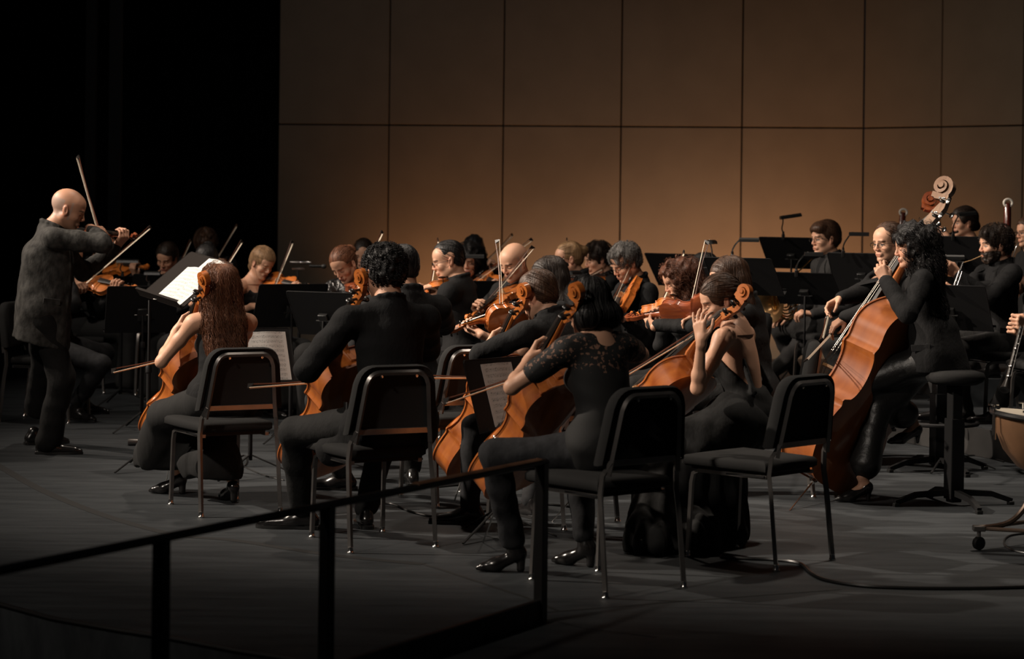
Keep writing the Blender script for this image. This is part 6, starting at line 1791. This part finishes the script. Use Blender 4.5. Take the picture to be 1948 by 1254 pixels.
# stools for the basses
def stool(c, h, label, yawl=15, ring=None):
    root = empty('bass_stool', label, 'stool', 'bass stools', loc=(c.x, c.y, 0))
    mb = MB(); mb.lathe([(0, h - .07), (.12, h - .07), (.150, h - .055), (.165, h - .03), (.155, h - .006), (.11, h + .006), (0, h + .012)], 30); mb.build('seat', M_PAD, root, angle=60)
    mb = MB(); mb.box((0, 0, h / 2 - .03), (.032, .032, h / 2 - .05), Matrix.Rotation(R(20), 3, 'Z'), .004); mb.box((0, 0, h * .35), (.041, .041, h * .30), Matrix.Rotation(R(20), 3, 'Z'), .004); mb.build('column', M_STAND, root)
    for k in range(4):
        a = R(yawl + 90 * k); d = Vector((math.cos(a), math.sin(a), 0)); rot = Matrix((d, Vector((-d.y, d.x, 0)), UP)).transposed()
        mb = MB(); mb.tube([Vector((0, 0, .075)), d * .22 + Vector((0, 0, .062)), d * .34 + Vector((0, 0, .022))], [.024, .021, .018], n=4, up=(0, 0, 1)); mb.build('leg', M_STAND, root)
        mb = MB(); mb.box(d * .335 + Vector((0, 0, .010)), (.016, .018, .010), rot, .003); mb.build('foot_pad', M_BLACKP, root)
    if ring:
        mb = MB(); mb.tube([Vector((math.cos(t), math.sin(t), 0)) * .24 + Vector((0, 0, ring)) for t in [6.2832 * q / 36 for q in range(36)]], .013, n=8, closed=True)
        for k in range(3): a = R(30 + 120 * k); mb.tube([Vector((0, 0, ring)), Vector((math.cos(a), math.sin(a), 0)) * .24 + Vector((0, 0, ring))], .009, n=6)
        mb.build('foot_ring', M_STAND, root)
    return root
stool(Fl(1814, 962), .735, 'round bass stool nearest the camera at right', 12)
stool(Fl(1784, 896), .74, 'bass stool with a foot ring, behind the nearest one', 20, ring=.30)

# timpano on an old wheeled frame, cut by the right edge
tc_ = Fl(1990, 1045); 
tc_ = Vector((tc_.x, tc_.y, 0)); tim = empty('timpano', 'copper kettledrum on a wheeled iron frame at the right edge', 'kettledrum', loc=tc_)
rim = P(2012, 796, tc_.y) - tc_; zr = rim.z; tilt = Matrix.Rotation(R(6), 3, 'Y')
rimc = Vector((.0, 0, zr))
mb = MB(); mb.lathe([(.0, -.28), (.05, -.275), (.12, -.245), (.19, -.175), (.235, -.09), (.25, 0)], 44, rimc, tilt @ Vector((0, 0, 1))); mb.build('bowl', M_COPPER, tim)
mb = MB(); mb.tube([rimc + tilt @ Vector((math.cos(t) * .262, math.sin(t) * .262, .0)) for t in [6.2832 * q / 48 for q in range(48)]], .014, n=8, closed=True); mb.build('hoop', M_BLACKP, tim)
mb = MB(); mb.lathe([(0, .012), (.250, .012), (.254, .004)], 44, rimc, tilt @ Vector((0, 0, 1))); mb.build('drumhead', mat('calf_head', (.45, .40, .32), rough=.6), tim)
for k in range(8):
    a = R(45 * k + 12); d = Vector((math.cos(a), math.sin(a), 0))
    mb = MB(); mb.tube([rimc + d * .270 + Vector((0, 0, -.10)), rimc + d * .270 + Vector((0, 0, .05))], .0065, n=6); mb.tube([rimc + d * .270 + Vector((-.025, 0, .05)), rimc + d * .270 + Vector((.025, 0, .05))], .006, n=6); mb.build('tension_rod', M_STEEL, tim)
mb = MB(); mb.tube([Vector((-.06, -.02, .20)), Vector((-.06, -.02, zr - .24))], .016, n=10); mb.tube([Vector((.10, .05, .20)), Vector((.10, .05, zr - .24))], .016, n=10); mb.build('support_post', M_IRON, tim)
for k, a in enumerate((190, 310, 70)):
    d = Vector((math.cos(R(a)), math.sin(R(a)), 0))
    mb = MB(); mb.tube(catmull([Vector((0, 0, .36)) + d * .06, d * .10 + Vector((0, 0, .22)), d * .19 + Vector((0, 0, .13)), d * .34 + Vector((0, 0, .105))], 5), .014, n=8); mb.build('curved_leg', M_IRON, tim)
    mb = MB(); p = d * .34; mb.box(p + Vector((0, 0, .105)), (.030, .022, .014), bev=.005); mb.tube([p + Vector((0, 0, .10)), p + Vector((0, 0, .045))], .010, n=8); cw = mb.build('caster', M_CHROME, tim)
    mb = MB(); mb.lathe([(0, -.014), (.026, -.014), (.032, -.008), (.032, .008), (.026, .014), (0, .014)], 20, p + Vector((0, 0, .034)), (.4, -1, 0)); mb.build('wheel', M_STAND, cw)
for a, b_ in ((190, 310), (310, 70), (70, 190)):
    mb = MB(); mb.tube([Vector((math.cos(R(a)), math.sin(R(a)), 0)) * .34 + Vector((0, 0, .105)), Vector((math.cos(R(b_)), math.sin(R(b_)), 0)) * .34 + Vector((0, 0, .105))], .010, n=8); mb.build('brace', M_IRON, tim)

# cables on the floor
def cable(label, pts, r=.006, group='cables on the stage floor'):
    q = catmull([Fl(*p) + Vector((0, 0, r)) for p in pts], 6)
    mb = MB(); mb.tube(q, r, n=6); return tag(mb.build('cable', M_CABLE), label, 'cable', group)
cable('thick cable curving from the dress hem to the right edge', [(1370, 1062), (1420, 1066), (1470, 1068), (1520, 1075), (1545, 1095), (1575, 1108), (1640, 1118), (1720, 1122), (1810, 1123), (1900, 1122), (1990, 1119)], .008)
cable('thin cable looping under the second chair', [(690, 965), (740, 960), (780, 975), (830, 985), (900, 978), (960, 968), (1040, 962), (1110, 970)])
cable('cable along the floor behind the third cello', [(820, 930), (870, 925), (930, 922), (1000, 930)], .005)
cable('cable trailing left of the riser edge', [(1640, 870), (1720, 868), (1800, 872), (1860, 868), (1910, 880)], .005)
cable('cable under the timpano frame', [(1990, 1060), (1930, 1050), (1910, 1035), (1925, 1020), (1990, 1015)], .005)
cable('coiled cable between the first chair and the wide stand', [(455, 880), (462, 890), (470, 880), (466, 868), (456, 872), (460, 886), (500, 905), (540, 915)], .004)
g = Fl(243, 848); fl = MB(); fl.lathe([(0, 0), (.022, 0), (.024, .02), (.020, .08), (.013, .085), (.013, .16), (0, .161)], 14, g + Vector((0, 0, .024)), (1, .2, 0)); tag(fl.build('flashlight', M_CHROME), 'small black torch lying on the floor left of the long skirt', 'torch')
# the second bassoonist, hidden behind the basses
player('bassoon2', 'bassoonist hidden behind the basses, only the white ringed bassoon showing', (1735, 470), 18.2, 195, (195, 6, 0), lean=0, floorz=.20, hair='short', hairc='dark', skin='mid', top='jacket',
       handL=H(P(1709, 520, 18.1), (-.7, -.2, .2), (0, 1, 0), curl=[(40, 50, 30)] * 4), handR=H(P(1703, 600, 18.1), (-.8, -.2, .1), (0, 1, 0), curl=[(40, 50, 30)] * 4), chair_label='chair of the hidden bassoonist', detail=.8)
